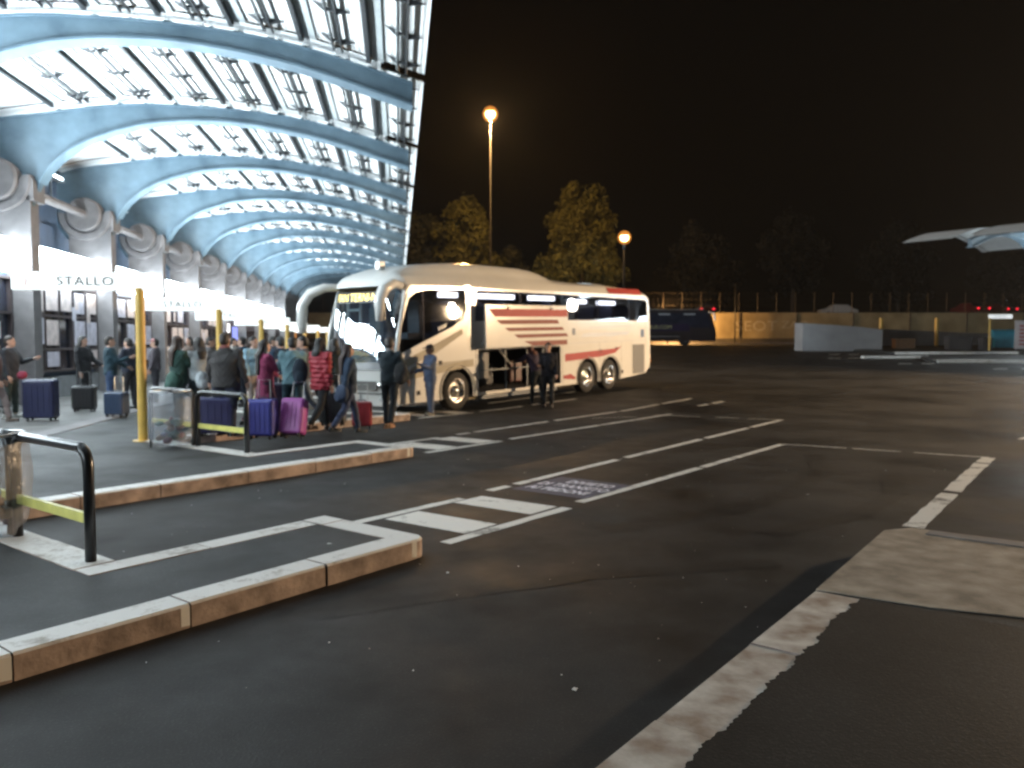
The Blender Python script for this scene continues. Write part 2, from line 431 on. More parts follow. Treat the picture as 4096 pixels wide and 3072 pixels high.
def kerbs():
    for i in range(1, NF+1):
        mb = MB(); e = RT[i]+1.97; w = WN[i]
        kerb_line(mb, (RT[i-1]+.0, w), (e-.13, w), .23, (0, -1))
        kerb_line(mb, (e, w-.12), (e, w-1.33), .25, (-1, 0))
        kerb_line(mb, (e-.26, w-1.33), (RT[i]-.3, w-1.33), .22, (0, 1))
        if i < NF: kerb_line(mb, (RT[i], w-1.335), (RT[i], WN[i+1]-.0), .3, (-1, 0))
        # rounded corner stone
        cb, cw = e-.13, w-.13; vs = []; n = 6
        for z in (0, .142, .158):
            for q in range(n+1):
                a = math.pi/2*q/n; r_ = .144 if z < .15 else .13
                vs.append((*BWp(cb+r_*math.cos(a), cw+r_*math.sin(a)), z))
        vs.append((*BWp(cb-.1, cw-.1), .158)); m_ = n+1
        for q in range(n):
            mb.add(vs, [(q, q+1, m_+q+1, m_+q)], 1); mb.add(vs, [(m_+q, m_+q+1, 2*m_+q+1, 2*m_+q), (2*m_+q, 2*m_+q+1, 3*m_)], 0)
        tag(mb.build('kerb', [M['kerbtop'], M['kerbface']]), kind='structure')
    # island the photographer stands on: white kerb then a worn concrete end slab
    mb = MB(); kerb_line(mb, (-1.2, -1.57), (5.33, -1.57), .3, (0, 1)); kerb_line(mb, (-1.25, WN[1]+.02), (-1.25, -1.8), .3, (-1, 0))
    tag(mb.build('kerb', [M['kerbstain'], M['kerbface']]), kind='structure')
    mb = MB()
    pts = [(5.38, -1.58), (7.45, -1.62), (7.7, -1.45), (7.74, 1.92), (5.75, 1.92), (5.62, -.3), (5.45, -.9)]
    me = flat_poly('concrete_slab', bwpoly(pts), [], .156, M['slab']); me.transform(Matrix.Translation((0, 0, .078)))
    tag(obj_from(me, 'concrete_slab'), kind='structure')
    mb = MB(); mb.prism(bwpoly([(7.5, -1.3), (7.5, 1.9), (7.66, 1.9), (7.66, -1.3)]), .15, .163)
    tag(mb.build('concrete_slab', M['concrete']), kind='structure')
kerbs()
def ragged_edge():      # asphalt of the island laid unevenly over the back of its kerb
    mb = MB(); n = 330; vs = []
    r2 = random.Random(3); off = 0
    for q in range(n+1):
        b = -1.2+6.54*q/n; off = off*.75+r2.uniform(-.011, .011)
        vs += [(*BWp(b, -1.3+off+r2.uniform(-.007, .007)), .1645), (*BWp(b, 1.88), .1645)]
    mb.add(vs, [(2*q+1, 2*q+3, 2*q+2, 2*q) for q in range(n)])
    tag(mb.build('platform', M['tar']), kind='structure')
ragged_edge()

def line(mb, p0, p1, width, z=.004, gaps=()):
    p0 = Vector(p0); p1 = Vector(p1); d = (p1-p0); L_ = d.length; d.normalize(); n = Vector((-d.y, d.x))*width/2
    segs = []; a = 0
    for g0, g1 in gaps: segs.append((a, g0*L_)); a = g1*L_
    segs.append((a, L_))
    for s0, s1 in segs:
        k = max(1, int((s1-s0)/.22)); L0 = []; R0 = []
        for q in range(k+1):
            c = p0+d*(s0+(s1-s0)*q/k)
            L0.append(c+n*(1+rnd.uniform(-.12, .1))); R0.append(c-n*(1+rnd.uniform(-.12, .1)))
        vs = []
        for c in L0+R0:
            X, Y = BWp(*c); vs.append((X, Y, G(X, Y)+z))
        for q in range(k): mb.add(vs, [(q, k+1+q, k+2+q, q+1)])
def marks():
    for i in range(1, 6):
        db, dw = 4.13*(i-1), -4.17*(i-1); P = lambda b, w: (b+db, w+dw)
        mb = MB()
        if i < 3:
            line(mb, P(7.42, -6.04), P(18.3, -6.22), .13, .004, [(.035, .05), (.29, .315), (.58, .6), (.8, .82)])
            line(mb, P(7.5, -4.8), P(13.95, -4.72), .13, .004, [(.48, .495), (.665, .675)])
        else:
            line(mb, P(7.42, -6.04), P(14, -6.1), .12, .004, [(.2, .3)])
            line(mb, P(7.5, -4.8), P(12, -4.75), .12, .004, [(.4, .5)])
        line(mb, P(5.27, -6.02), P(6.85, -5.98), .13, .004); line(mb, P(5.23, -4.77), P(7.16, -4.74), .13, .004)
        if i == 1:
            line(mb, (13.97, -4.7), (14.3, -1.62), .07, .004, [(.33, .36), (.6, .66)])
            line(mb, (8.44, -1.58), (14.27, -1.63), .19, .004, [(.37, .4), (.87, .885)])
        if i == 2:
            line(mb, (18.3, -6.25), (17.6, -9.1), .06, .004, [(.25, .32), (.5, .62)])
            line(mb, (17.3, -1.5), (18.3, -1.3), .1, .004)
            line(mb, (20.6, -9.3), (22.2, -9.25), .16, .004, [(.35, .55)])
            line(mb, (16.0, -9.9), (16.9, -9.2), .05)
        tag(mb.build('road_marking', M['line']), kind='structure')
        z = MB()
        for b0 in (5.57, 6.62):
            def blk(u, v, b0=b0):
                X, Y = BWp(*P(b0+.49*u+.03*v, -5.9+1.04*v)); return (X, Y, G(X, Y)+.004)
            z.grid(blk, 3, 6)
        tag(z.build('road_marking', M['zebra']), kind='structure')
    mb = MB(); mb.grid(lambda u, v: (*BWp(7.68+1.1*u, -5.9+1.07*v), .004), 2, 2)
    tag(mb.build('road_marking', M['bluepaint']), kind='structure')
    rz = math.atan2(BW[1], BW[0])
    for txt, b, w, sz in (('DIVIETO', 8.5, -5.28, .2), ('DI TRANSITO', 8.22, -5.36, .2), ('AI PEDONI', 7.94, -5.4, .2)):
        me = text_mesh('road_marking', txt, sz, M['textpaint'], .0, sx=.86, space=1.08, bold=.007); o = obj_from(me, 'road_marking')
        bb = max(v.co.x for v in me.vertices)-min(v.co.x for v in me.vertices)
        want = {'DIVIETO': .66, 'DI TRANSITO': .98, 'AI PEDONI': .86}[txt]
        o.location = (*BWp(b, w), .0085); o.rotation_euler = (0, 0, rz); o.scale = (want/bb, 1.3, 1)
        tag(o, kind='structure')
marks()

def tar_marks():        # sealed seams and turning tyre marks on the tarmac
    mb = MB()
    for pts, w in (([(6.5, -3.9), (8.0, -3.3), (9.6, -3.1), (11.4, -3.3), (13, -3.9)], .3), ([(7.3, -2.6), (8.7, -2.15), (10.2, -2.1), (11.8, -2.5)], .26), ([(3.3, -4.2), (5.2, -3.2), (6.4, -2.2)], .22)):
        for p, q in zip(pts, pts[1:]): line(mb, p, q, w, .0025)
    tag(mb.build('road_marking', M['tyremark']), kind='structure')

tar_marks()

# ------------------------------------------------------------------ station canopy
SP = 5.9; S1 = 22.9
TOP = [(-11.2,7.3),(-10.3,7.55),(-9.1,7.76),(-7.4,8.02),(-5.9,8.08),(-3.8,7.98),(-1.9,7.70),(.33,7.08)]
BOT = [(.33,6.68),(-1.95,7.36),(-3.8,7.68),(-5.0,7.75),(-6.2,7.67),(-7.1,7.48),(-8.15,7.08),(-8.88,6.55),(-9.27,6.0),(-9.6,5.2),(-10.9,5.2),(-11.2,5.6)]
def lerp_prof(prof, t):
    for (a, za), (b, zb) in zip(prof, prof[1:]):
        if a <= t <= b: return za+(zb-za)*(t-a)/(b-a)
    return prof[-1][1] if t > prof[-1][0] else prof[0][1]
def smooth_prof(p, n=5):
    out = []
    for i in range(len(p)-1):
        p0 = p[max(i-1, 0)]; p1 = p[i]; p2 = p[i+1]; p3 = p[min(i+2, len(p)-1)]
        for k in range(n):
            u = k/n
            f = lambda a, b, c, d: .5*(2*b+(c-a)*u+(2*a-5*b+4*c-d)*u*u+(3*b-a-3*c+d)*u**3)
            out.append((f(p0[0], p1[0], p2[0], p3[0]), f(p0[1], p1[1], p2[1], p3[1])))
    return out+[p[-1]]
TOPS = smooth_prof(TOP); BOTS = smooth_prof(BOT[:9])+BOT[9:]
def ztop(t): return lerp_prof(TOPS, t)
def rib_mesh():
    mb = MB()
    def web(prof, y0, y1):
        n = len(prof)
        vs = [(t, y0, z) for t, z in prof]+[(t, y1, z) for t, z in prof]
        mb.add(vs, [tuple(range(n)), tuple(range(2*n-1, n-1, -1))]+[((i+1) % n, i, n+i, n+(i+1) % n) for i in range(n)])
    web(TOPS+BOTS, -.11, .11)
    def flange(prof, w, th, up):
        vs = []; n = len(prof)
        for t, z in prof:
            z0 = z if up else z-th
            vs += [(t, -w, z0), (t, w, z0), (t, w, z0+th), (t, -w, z0+th)]
        for i in range(n-1):
            a = i*4; b = a+4
            mb.add(vs, [(a+k, b+k, b+(k+1) % 4, a+(k+1) % 4) for k in range(4)])
        mb.add(vs, [(0, 1, 2, 3), (4*n-1, 4*n-2, 4*n-3, 4*n-4)])
    flange(BOTS[:-3], .24, .05, False); flange(TOPS, .2, .04, True)
    for t in (-7.9, -5.0, -2.2):          # plate joints
        mb.box((t, 0, ztop(t)-.2), (.03, .235, .32))
    return mb.mesh('rib', M['blue'])
def column_meshes():
    c = MB(); c.box((-10.15, 0, 2.9), (1.25, .64, 5.8)); c.box((-9.62, 0, 5.75), (.5, .7, .55)); c.box((-10.15, 0, .2), (1.34, .74, .4))
    c.box((-9.5, -.3, 3.0), (.1, .1, 5.2))
    cap = MB()
    Ry = Matrix.Translation((-10.25, 0, 6.0)) @ Matrix.Rotation(R(90), 4, 'X')
    cap.lathe([(0, .52), (.50, .52), (.55, .47), (.55, -.47), (.50, -.52), (0, -.52)], 28, 0, Ry)
    cap.lathe([(.62, .40), (.80, .40), (.84, .36), (.84, -.36), (.80, -.40), (.62, -.40), (.62, .40)], 28, 0, Ry, math.pi*.98, math.pi*2.05)
    cap.lathe([(0, .58), (.16, .58), (.16, .5)], 14, 0, Ry)
    return c.mesh('column', M['concrete']), cap.mesh('cap', M['concrete'], False)
SOL = [-8.9, -7.38, -5.95, -4.59, -3.22, -1.87, -.54]; DBL = [-8.1, -6.62, -5.2, -3.85, -2.5, -1.15, .12]
def bay_meshes():
    L0, L1 = .26, SP-.26                                   # sheet of one bay, local y from one rib to the next
    p = MB(); ts = []; t = -11.2
    while t < .62: ts.append(t); t += .055
    vs = []; n = len(ts)
    for i, t in enumerate(ts):
        z = ztop(min(t, .33))+.24-(max(t-.33, 0)*.27)+.012*(i % 2)
        for y in (L0, L1): vs.append((t, y, z))
    p.add(vs, [(2*i, 2*i+2, 2*i+3, 2*i+1) for i in range(n-1)])
    vs2 = [(a, b, c+.03) for a, b, c in vs]; p.add(vs2, [(2*i, 2*i+1, 2*i+3, 2*i+2) for i in range(n-1)])
    # gutter strip over the rib
    for i in range(0, n-12, 6):
        t0, t1 = ts[i], ts[min(i+6, n-12)]
        if t1 > -.1: break
        p.quad((t0, -.3, ztop(t0)+.2), (t1, -.3, ztop(t1)+.2), (t1, .3, ztop(t1)+.2), (t0, .3, ztop(t0)+.2), 0)
    pm = p.mesh('roof_panel', [M['panel'], M['blue']])
    s = MB()
    def sl(t): return math.atan2(ztop(t+.1)-ztop(t-.1), .2) if t < .2 else -.27
    for t in SOL:
        T = Matrix.Translation((t, SP/2, ztop(t)+.165)) @ Matrix.Rotation(-sl(t), 4, 'Y')
        s.box((0, 0, 0), (.085, SP-.44, .11), 0, T); s.box((.17, 0, .045), (.24, SP-.46, .012), 1, T)
    d = MB()
    for t in DBL:
        T = Matrix.Translation((t, SP/2, ztop(min(t, .3))+.15)) @ Matrix.Rotation(-sl(t), 4, 'Y')
        for x in (-.085, .085): d.box((x, 0, 0), (.036, SP-.44, .05), 0, T)
        d.box((-.115, 0, .03), (.02, SP-.46, .06), 1, T)
        for q in range(4):
            y = -SP/2+.75+q*(SP-1.5)/3
            d.box((0, y, .01), (.18, .08, .04), 0, T)
            d.add([(-.1, y-.05, .06), (-.36, y-.015, .07), (-.36, y+.015, .07), (-.1, y+.05, .06), (-.1, y, -.05)], [(0, 1, 2, 3), (0, 4, 1), (1, 4, 3, 2)], 0, T)
            d.add([(.1, y-.05, .06), (.36, y-.015, .07), (.36, y+.015, .07), (.1, y+.05, .06), (.1, y, -.05)], [(3, 2, 1, 0), (1, 4, 0), (2, 3, 4, 1)], 0, T)
    return pm, s.mesh('purlin_frame', [M['dark_steel'], M['purlin_pale']]), d.mesh('bracket_rail', [M['dark_steel'], M['purlin_pale']])
ribme = rib_mesh(); colme, capme = column_meshes(); panme, purme, brame = bay_meshes()
beam = MB(); beam.tube([(-10.25, .5, 6.0), (-10.25, SP-.5, 6.0)], .13, 12); beamme = beam.mesh('tie_beam', M['concrete'], True)
def canopy(name, loc, rz, k0, k1, label, lamps=True):
    root = empty(name, loc, rz); tag(root, label, 'canopy')
    for k in range(k0, k1+1):
        y = S1+SP*(k-1)
        o = obj_from(ribme, 'rib', root); o.location = (0, y, 0)
        c = obj_from(colme, 'column', root); c.location = (0, y, 0)
        q = obj_from(capme, 'cap', c)
        if k < k1:
            for me, nm in ((panme, 'roof_panel'), ):
                p = obj_from(me, nm, root); p.location = (0, y, 0)
                obj_from(purme, 'purlin_frame', p); obj_from(brame, 'bracket_rail', p)
            b = obj_from(beamme, 'tie_beam', root); b.location = (0, y, 0)
    return root
CAN = canopy('station_canopy', (0, 0, 0), A0, -2, 11, 'long arched bus station canopy with blue steel ribs over the waiting crowd')

# fascia light boxes (real fluorescent signs) between the columns, and tube uplights under the vault
def light_box(root_loc, rz, y, label, group, half=2.6, energy=0):
    o = empty('fascia_light', root_loc, rz)
    M0 = Matrix.Translation(root_loc) @ Matrix.Rotation(rz, 4, 'Z')
    o.location = M0 @ Vector((-9.95, y, 3.6)); tag(o, label, 'light box', group)
    mb = MB(); n = 6; r_ = .22; h = .8; pr = []
    for cx, cz, a0 in ((half-r_, h-r_, 0), (-half+r_, h-r_, 90), (-half+r_, r_, 180), (half-r_, r_, 270)):
        for q in range(n+1):
            a = R(a0+90*q/n); pr.append((cx+r_*math.cos(a), cz+r_*math.sin(a)))
    T = Matrix(((0, 0, 1, 0), (1, 0, 0, 0), (0, 1, 0, 0), (0, 0, 0, 1)))
    mb.prism(pr, -.05, .3, 0, None, T); mb.build('diffuser', M['coolbox'], o)
    b = MB(); b.box((-.16, 0, .4), (.1, 2*half-.2, .7)); b.build('housing', M['dark_steel'], o)
    if energy:
        lamp('glow', 'AREA', (.62, 0, .86), energy, (.83, .94, 1), o, (0, R(-133), 0), shape='RECTANGLE', size=.3, size_y=4.6, spread=R(125))  # unseen flood added outside the box, aimed up to brighten the vault
    return o
def uplight(root_loc, rz, y, label, group, energy):
    M0 = Matrix.Translation(root_loc) @ Matrix.Rotation(rz, 4, 'Z')
    o = empty('uplight', M0 @ Vector((-10.2, y, 6.72)), rz); tag(o, label, 'lamp', group)
    mb = MB(); mb.tube([(0, -.7, .06), (0, .7, .06)], .035, 10); mb.build('lamp_tube', M['cooltube'], o, True)
    b = MB(); b.box((-.05, 0, 0), (.18, 1.6, .05)); b.box((-.15, 0, .05), (.02, 1.6, .14)); b.box((-.05, 0, -.3), (.06, .06, .56)); b.build('housing', M['alu'], o)
    lamp('glow', 'AREA', (.1, 0, .1), energy, (.83, .94, 1), o, (0, R(-118), 0), shape='RECTANGLE', size=.25, size_y=3.6)
    return o
for k in range(-3, 9):
    y = S1+SP*(k-1)+SP/2
    lab = 'glowing white shop front light box, %s from the left picture edge' % ORD[k] if k >= 0 else 'glowing shop front light box beyond the left picture edge'
    light_box((0, 0, 0), A0, y, lab, 'light boxes along the station front', energy=900 if k > -2 else 300)
for k in range(-2, 11):
    y = S1+SP*(k-1)+SP/2
    lab = 'tube lamp under the vault above the tie beam, %s from the left' % ORD[k] if k >= 0 else 'tube lamp under the vault beyond the left picture edge'
    uplight((0, 0, 0), A0, y, lab, 'tube lamps under the vault', 160)

# second canopy, across the yard
C2 = (27.0, 47.2, G(27, 47)); RZ2 = math.atan2(-.6, -.8)
off = S1+SP*(11-1)
M2 = Matrix.Translation(C2) @ Matrix.Rotation(RZ2, 4, 'Z')
c2loc = M2 @ Vector((0, -(S1-SP*0)+0, 0))
CAN2 = canopy('station_canopy', c2loc, RZ2, 1, 7, 'second station canopy across the yard, only its pale roof edge showing')
ovh = obj_from(panme, 'roof_panel', CAN2); ovh.location = (0, S1-SP+1.9, 0)
ovh.scale = (1, .55, 1)
for k in range(0, 3):
    y = S1+SP*k+SP/2
    light_box(c2loc, RZ2, y, 'light box under the second canopy, %s from its end column' % ORD[k], 'light boxes of the second canopy', energy=220)
    uplight(c2loc, RZ2, y, 'tube lamp under the second canopy, %s from its end column' % ORD[k], 'tube lamps of the second canopy', 120)

# ------------------------------------------------------------------ station building
def building():
    root = empty('station_building', (0, 0, 0), A0); tag(root, 'long low station building with poster covered shop fronts under the canopy', 'building')
    w = MB(); w.box((-14.1, 42, 1.8), (8, 104, 3.6)); w.box((-15.3, 42, 4.6), (8, 104, 2.0)); w.build('wall', M['wallblue'], root)
    u = MB(); u.box((-11.75, 42, 6.4), (.5, 104, 1.9)); u.build('upper_wall', M['wallblue'], root)
    pl = MB(); pl.box((-10.07, 42, .4), (.25, 104, .75)); pl.build('plinth', M['wallgrey'], root)
    for k in range(-1, 11):
        y0 = S1+SP*(k-1)+.45; Wd = SP-.9
        f = MB(); x = -9.98
        nc = 5; cw = Wd/nc; rows = [(.95, 1.6), (1.6, 2.55), (2.55, 3.45)]
        for i in range(nc+1): f.box((x, y0+i*cw, 2.2), (.1, .07, 2.55))
        for z in (.95, 1.58, 2.55, 3.45): f.box((x+.005, y0+Wd/2, z), (.11, Wd, .07))
        wn = f.build('shop_window', M['frame'], root)
        g = MB(); g.box((x-.06, y0+Wd/2, 2.2), (.02, Wd, 2.5)); g.build('pane', M['shopglass'], wn)
        if k in (0, 1, 2, 3, 4):
            def poster(c, d, mi):
                ps = MB(); ps.box(c, d); ps.build('poster', M['paper2' if mi else 'paper'], wn)
            for i in range(nc):
                for r_, (z0, z1) in enumerate(rows):
                    if rnd.random() < (.82 if k in (1, 2) else .5):
                        if k == 1 and i == 2 and r_ < 2: continue
                        a = rnd.uniform(.02, .1)
                        poster((x+.065, y0+(i+.5)*cw, (z0+z1)/2+rnd.uniform(-.02, .04)), (.008, cw-.14-a, z1-z0-.16-a), 0 if rnd.random() < .6 else 1)
            for q in range(4):      # extra notices pasted over the frames
                poster((x+.075+.004*q, y0+rnd.uniform(.3, Wd-.3), rnd.uniform(1.3, 3.2)), (.003, .3, .42), rnd.randint(0, 1))
        if k == 0:
            sg = MB()
            for q in range(4): sg.box((x+.09, y0+2.4, 2.35+q*.33), (.02, 3.2, .2))
            sg.build('shop_sign', M['ochreposter'], root)
        if k == 5:
            sg = MB(); sg.box((x+.1, y0+1.2, 2.0), (.03, .8, 2.2)); sg.box((x+.1, y0+2.1, 2.6), (.03, .35, .5)); sg.build('doorway', M['shoplit'], root)
            sc_ = MB(); sc_.box((x+.1, y0+3.9, 2.3), (.03, 1.5, .8)); sc_.build('screen', M['screen'], root)
        if k in (9, 10):
            sg = MB(); sg.box((x+.1, y0+2.4, 2.1), (.03, 3.6, 1.6)); sg.build('kiosk_window', M['orangelit'], root)
building()

# ------------------------------------------------------------------ stop signs
SZ = [2.63, 2.52, 2.45, 2.41, 2.38, 2.36, 2.35]; LET = 'JIHGFED'
def stop_sign(X, Y, z0, rz, zb, letter, label, group, W=2.05):
    o = empty('stop_sign', (X, Y, z0), rz); tag(o, label, 'sign', group)
    p = MB(); p.tube([(0, 0, 0), (0, 0, zb-z0+.05)], .075, 14); p.lathe([(0, .012), (.16, .012), (.16, 0)], 14)
    p.build('post', M['yellow'], o, auto=True)
    b = MB(); b.box((-W/2+.1, 0, zb-z0+.155), (W, .1, .3)); bd = b.build('sign_board', M['signface'], o, bevel=.02)
    for sgn in (-1, 1):
        for txt, x, m_, sz in (('STALLO', -.82, M['signink'], .2), (letter, -1.72, M['signred'], .13)):
            me = text_mesh('lettering', txt, sz, m_, .003, sx=1.15, space=1.12); q = obj_from(me, 'lettering', bd)
            q.location = (x if sgn < 0 else -W+.2-x, sgn*.055, zb-z0+.15)
            q.rotation_euler = (R(90), 0, 0 if sgn < 0 else math.pi)
    return o
for i in range(7):
    X, Y = ST(13.98+SP*i, -4.22)
    stop_sign(X, Y, .15, A0, SZ[i], LET[i], 'white STALLO sign on a yellow post, %s of the row counted from the photographer' % ORD[i], 'bay signs along the platform')
X, Y = 35.7, 59.8
stop_sign(X, Y, G(X, Y), math.pi, G(X, Y)+2.55, 'C', 'white bay sign on a yellow post across the yard beside the teal bin', 'bay signs along the platform', 1.75)

# ------------------------------------------------------------------ hoop rails and hanging bin bags
def hoop_mesh():
    t = MB(); L_ = 1.3; h = .86; r_ = .14; pts = [(0, 0, 0), (0, 0, h-r_)]
    for q in range(1, 7):
        a = R(90*q/6); pts.append((-r_+r_*math.cos(a), 0, h-r_+r_*math.sin(a)))
    pts2 = [(-L_-x, y, z) for x, y, z in pts[::-1]]
    t.tube(pts+pts2, .04, 12)
    y = MB(); y.box((-L_/2, 0, .33), (L_-.07, .035, .075))
    return t.mesh('hoop', M['black'], True), y.mesh('cross_bar', M['yellow2'])
hme, yme = hoop_mesh(); rzb = math.atan2(BW[1], BW[0])
PLACE = ['at the left edge in the foreground', 'in front of the crowd', 'before the coach', 'far along the platform']
for i in range(3):
    for j in (0, 1):
        b, w = 2.76+4.17*i, -6.09-4.17*i-j*1.42
        X, Y = BWp(b, w)
        if i == 0 and j == 1: lab = 'black hoop rail holding the nearest clear rubbish bag at the left edge'
        elif i == 0: lab = 'nearest black hoop rail with a yellow bar, on the foreground platform edge'
        elif i == 1 and j == 0: lab = 'black hoop rail with a yellow bar in front of the waiting crowd'
        elif i == 1: lab = 'black hoop rail behind the clear rubbish bag beside the yellow post'
        elif j == 0: lab = 'far black hoop rail by the coach nose behind the people'
        else: lab = 'farthest black hoop rail, left of the coach nose, hidden by people'
        o = empty('hoop_rail', (X, Y, .15), rzb); tag(o, lab, 'rail', 'black hoop rails')
        obj_from(hme, 'hoop', o); obj_from(yme, 'cross_bar', o)
def bin_bag(X, Y, label, seed):
    r2 = random.Random(seed)
    o = empty('rubbish_bag_stand', (X, Y, .15)); tag(o, label, 'rubbish bag', 'clear rubbish bags on rings')
    ring = MB(); ring.tube([(.29*math.cos(R(a)), .29*math.sin(R(a)), .88) for a in range(0, 361, 15)], .014, 8)
    ring.tube([(-.29, 0, .88), (-.33, 0, .88), (-.33, 0, 0)], .02, 8); ring.build('ring', M['alu'], o, True)
    b = MB(); nu, nv = 36, 16; vs = []
    for j in range(nv+1):
        v = j/nv; z = .9-v*.86
        for i in range(nu):
            a = 2*math.pi*i/nu
            rr = (.29+.05*math.sin(v*math.pi))*(1 if v < .93 else .8)+.018*math.sin(a*5+seed+v*4)*v+.01*math.sin(a*13+v*9)
            vs.append((rr*math.cos(a), rr*math.sin(a), z))
    b.add(vs, [(j*nu+i, j*nu+(i+1) % nu, (j+1)*nu+(i+1) % nu, (j+1)*nu+i) for j in range(nv) for i in range(nu)]+[tuple(nv*nu+i for i in range(nu))])
    for i in range(nu):     # turned over lip
        pass
    b.build('bag', M['bagplastic'], o, True)
    c = MB()
    cols = [cloth((.5, .35, .25)), cloth((.3, .28, .4)), cloth((.6, .6, .6)), cloth((.25, .1, .12)), cloth((.12, .18, .16))]
    for q in range(22):
        a = r2.uniform(0, 6.28); rr = r2.uniform(0, .2); z = r2.uniform(.1, .42)
        T = Matrix.Translation((rr*math.cos(a), rr*math.sin(a), z)) @ Matrix.Rotation(r2.uniform(0, 3), 4, (r2.random(), r2.random(), 1))
        c.ell((0, 0, 0), (r2.uniform(.03, .08), r2.uniform(.03, .07), r2.uniform(.05, .11)), r2.randint(0, 4), 7, 4, T)
    c.build('rubbish', cols, o)
bin_bag(-5.33, 12.45, 'clear plastic rubbish bag hanging from a ring beside the yellow post', 3)
bin_bag(-4.40, 6.62, 'clear plastic rubbish bag on a ring cut by the left picture edge', 5)

# ------------------------------------------------------------------ coach
def wheel_meshes():
    t = MB(); prof = [(.30, -.13), (.46, -.14), (.495, -.11), (.5, 0), (.495, .11), (.46, .14), (.30, .13)]
    Ry = Matrix.Rotation(R(90), 4, 'Y'); t.lathe(prof, 36, 0, Ry)
    r_ = MB(); r_.lathe([(.0, .13), (.09, .13), (.11, .10), (.13, .05), (.22, .035), (.25, .06), (.285, .12), (.31, .135), (.31, .05), (.30, -.1), (0, -.1)], 30, 0, Ry)
    for k in range(10):
        a = 2*math.pi*k/10; r_.ell((.055, .185*math.cos(a), .185*math.sin(a)), (.03, .016, .016), 0, 6, 4)
    return t.mesh('tyre', M['rubber'], True), r_.mesh('rim', M['chrome'], True)
TYRE, RIM = wheel_meshes()
def onside(me, x):   # polygon drawn in (y,z) -> plane x
    me.transform(Matrix(((0, 0, 1, x), (1, 0, 0, 0), (0, 1, 0, 0), (0, 0, 0, 1)))); return me
def arc(cy, cz, r_, a0, a1, n=14): return [(cy+r_*math.cos(R(a0+(a1-a0)*k/n)), cz+r_*math.sin(R(a0+(a1-a0)*k/n))) for k in range(n+1)]
def coach():
    root = empty('coach', (-3.79, 19.69, -.03), 0)
    root.rotation_euler = (R(1.35), 0, R(-38)); tag(root, 'white touring coach with red stripes and its luggage flap raised', 'coach')
    HX = 1.275; P = lambda me, n, par=root: obj_from(me, n, par)
    bot = .32
    out = [(.12, bot)] + [(2.26-.62, bot)] + arc(2.26, .5, .62, 197, -17) + [(2.26+.62, bot), (8.5-.6, bot)] + arc(8.5, .5, .6, 197, -17) + [(9.1, bot), (9.28, bot)] + arc(9.88, .5, .6, 197, -17) + [(10.5, bot), (12.3, .43), (12.6, .62), (12.66, .95), (12.62, 2.3), (12.5, 3.05), (12.3, 3.18), (.62, 3.18), (.45, 3.0), (.22, 2.2), (.06, 1.45), (.02, 1.1), (.06, .6)]
    hole = [(3.1, .40), (6.96, .40), (6.96, 1.53), (3.1, 1.53)]
    # window openings in the wall so that the tinted glass shows the inside
    win1 = [(.16, 1.50), (.30, 2.2), (.56, 2.86), (.78, 3.0), (1.2, 3.08), (2.62, 3.12), (2.66, 2.6), (2.5, 2.36), (2.1, 2.16), (1.2, 1.86)]
    win2 = [(2.98, 2.3), (3.08, 3.12), (7.0, 3.10), (12.3, 3.02), (12.42, 2.9), (12.46, 2.28), (7.2, 2.32)]
    me = onside(flat_poly('body', out, [hole, win1[::-1], win2], .03, M['white']), HX-.015)
    me2 = onside(flat_poly('body2', out, [], .03, M['white']), -HX+.015)
    mb = MB()
    for m_ in (me, me2):
        mb.add([v.co for v in m_.vertices], [tuple(p.vertices) for p in m_.polygons])
    # roof
    rp = [(.04,3.16),(.12,3.3),(.35,3.46),(.8,3.62),(1.5,3.76),(3,3.86),(5.4,3.86),(6.4,3.78),(6.9,3.66),(7.3,3.57),(9.2,3.51),(9.45,3.56),(10,3.55),(10.25,3.49),(11.8,3.43),(12.25,3.34),(12.5,3.2),(12.6,3.06)]
    rp = smooth_prof(rp, 4); nx = 20
    def roof(u, v):
        y, zt = rp[round(v*(len(rp)-1))]; x = -HX+2*HX*u
        ze = 3.17 if y < 12.3 else 3.17-(y-12.3)*.45
        c = abs(x/HX); hump = max(zt-3.5, 0); base = zt-hump
        z = ze+(base-ze)*max(0, 1-c**5)**.5+hump*(1-ss(.52, .86, c))
        yy = y
        if y < .6: yy = y+(.6-y)*.75*c**3.2
        return (x, yy, z)
    mb.grid(roof, nx, len(rp)-1, 0)
    # front mask and rear
    def fy(x, z): c = abs(x/HX); return -.16+.26*c**3+.02*((z-.3)/1.0)
    mb.grid(lambda u, v: ((-1+2*u)*HX*(1-.0*v), fy((-1+2*u)*HX, .3+.86*v)+ (0.05*(1-v)**2), .28+.9*v), 20, 6, 0)
    mb.grid(lambda u, v: ((-1+2*u)*HX, 12.63+.05*(1-(-1+2*u)**6)-(.12 if v > .95 else 0)*v, .45+2.68*v), 12, 6, 0, True)
    mb.quad((-HX, .1, .33), (HX, .1, .33), (HX, 12.4, .40), (-HX, 12.4, .40))
    b = mb.build('body', M['white'], root, auto=True)
    # glass
    for wv in (win1, win2):
        gm = onside(flat_poly('side_window', wv, [], 0, M['sideglass']), HX-.006)
        for v in gm.vertices: v.co.x -= max(v.co.z-2.3, 0)*.035
        P(gm, 'side_window')
    dv = MB()
    for y in (5.05, 7.15, 9.2, 11.2): dv.box((HX-.055, y, 2.7), (.02, .06, .86))
    dv.box((HX-.06, 1.1, 2.4), (.02, .04, 1.4)); dv.build('window_divider', M['black'], root)
    def ws(u, v, d=0):
        x = (-1+2*u)*HX*.985; z = 1.32+1.83*v; c = abs(x/HX)
        return (x, -.13+.30*c**3+(v*.34)*(1-.2*c)+.06*v*v+d, z)
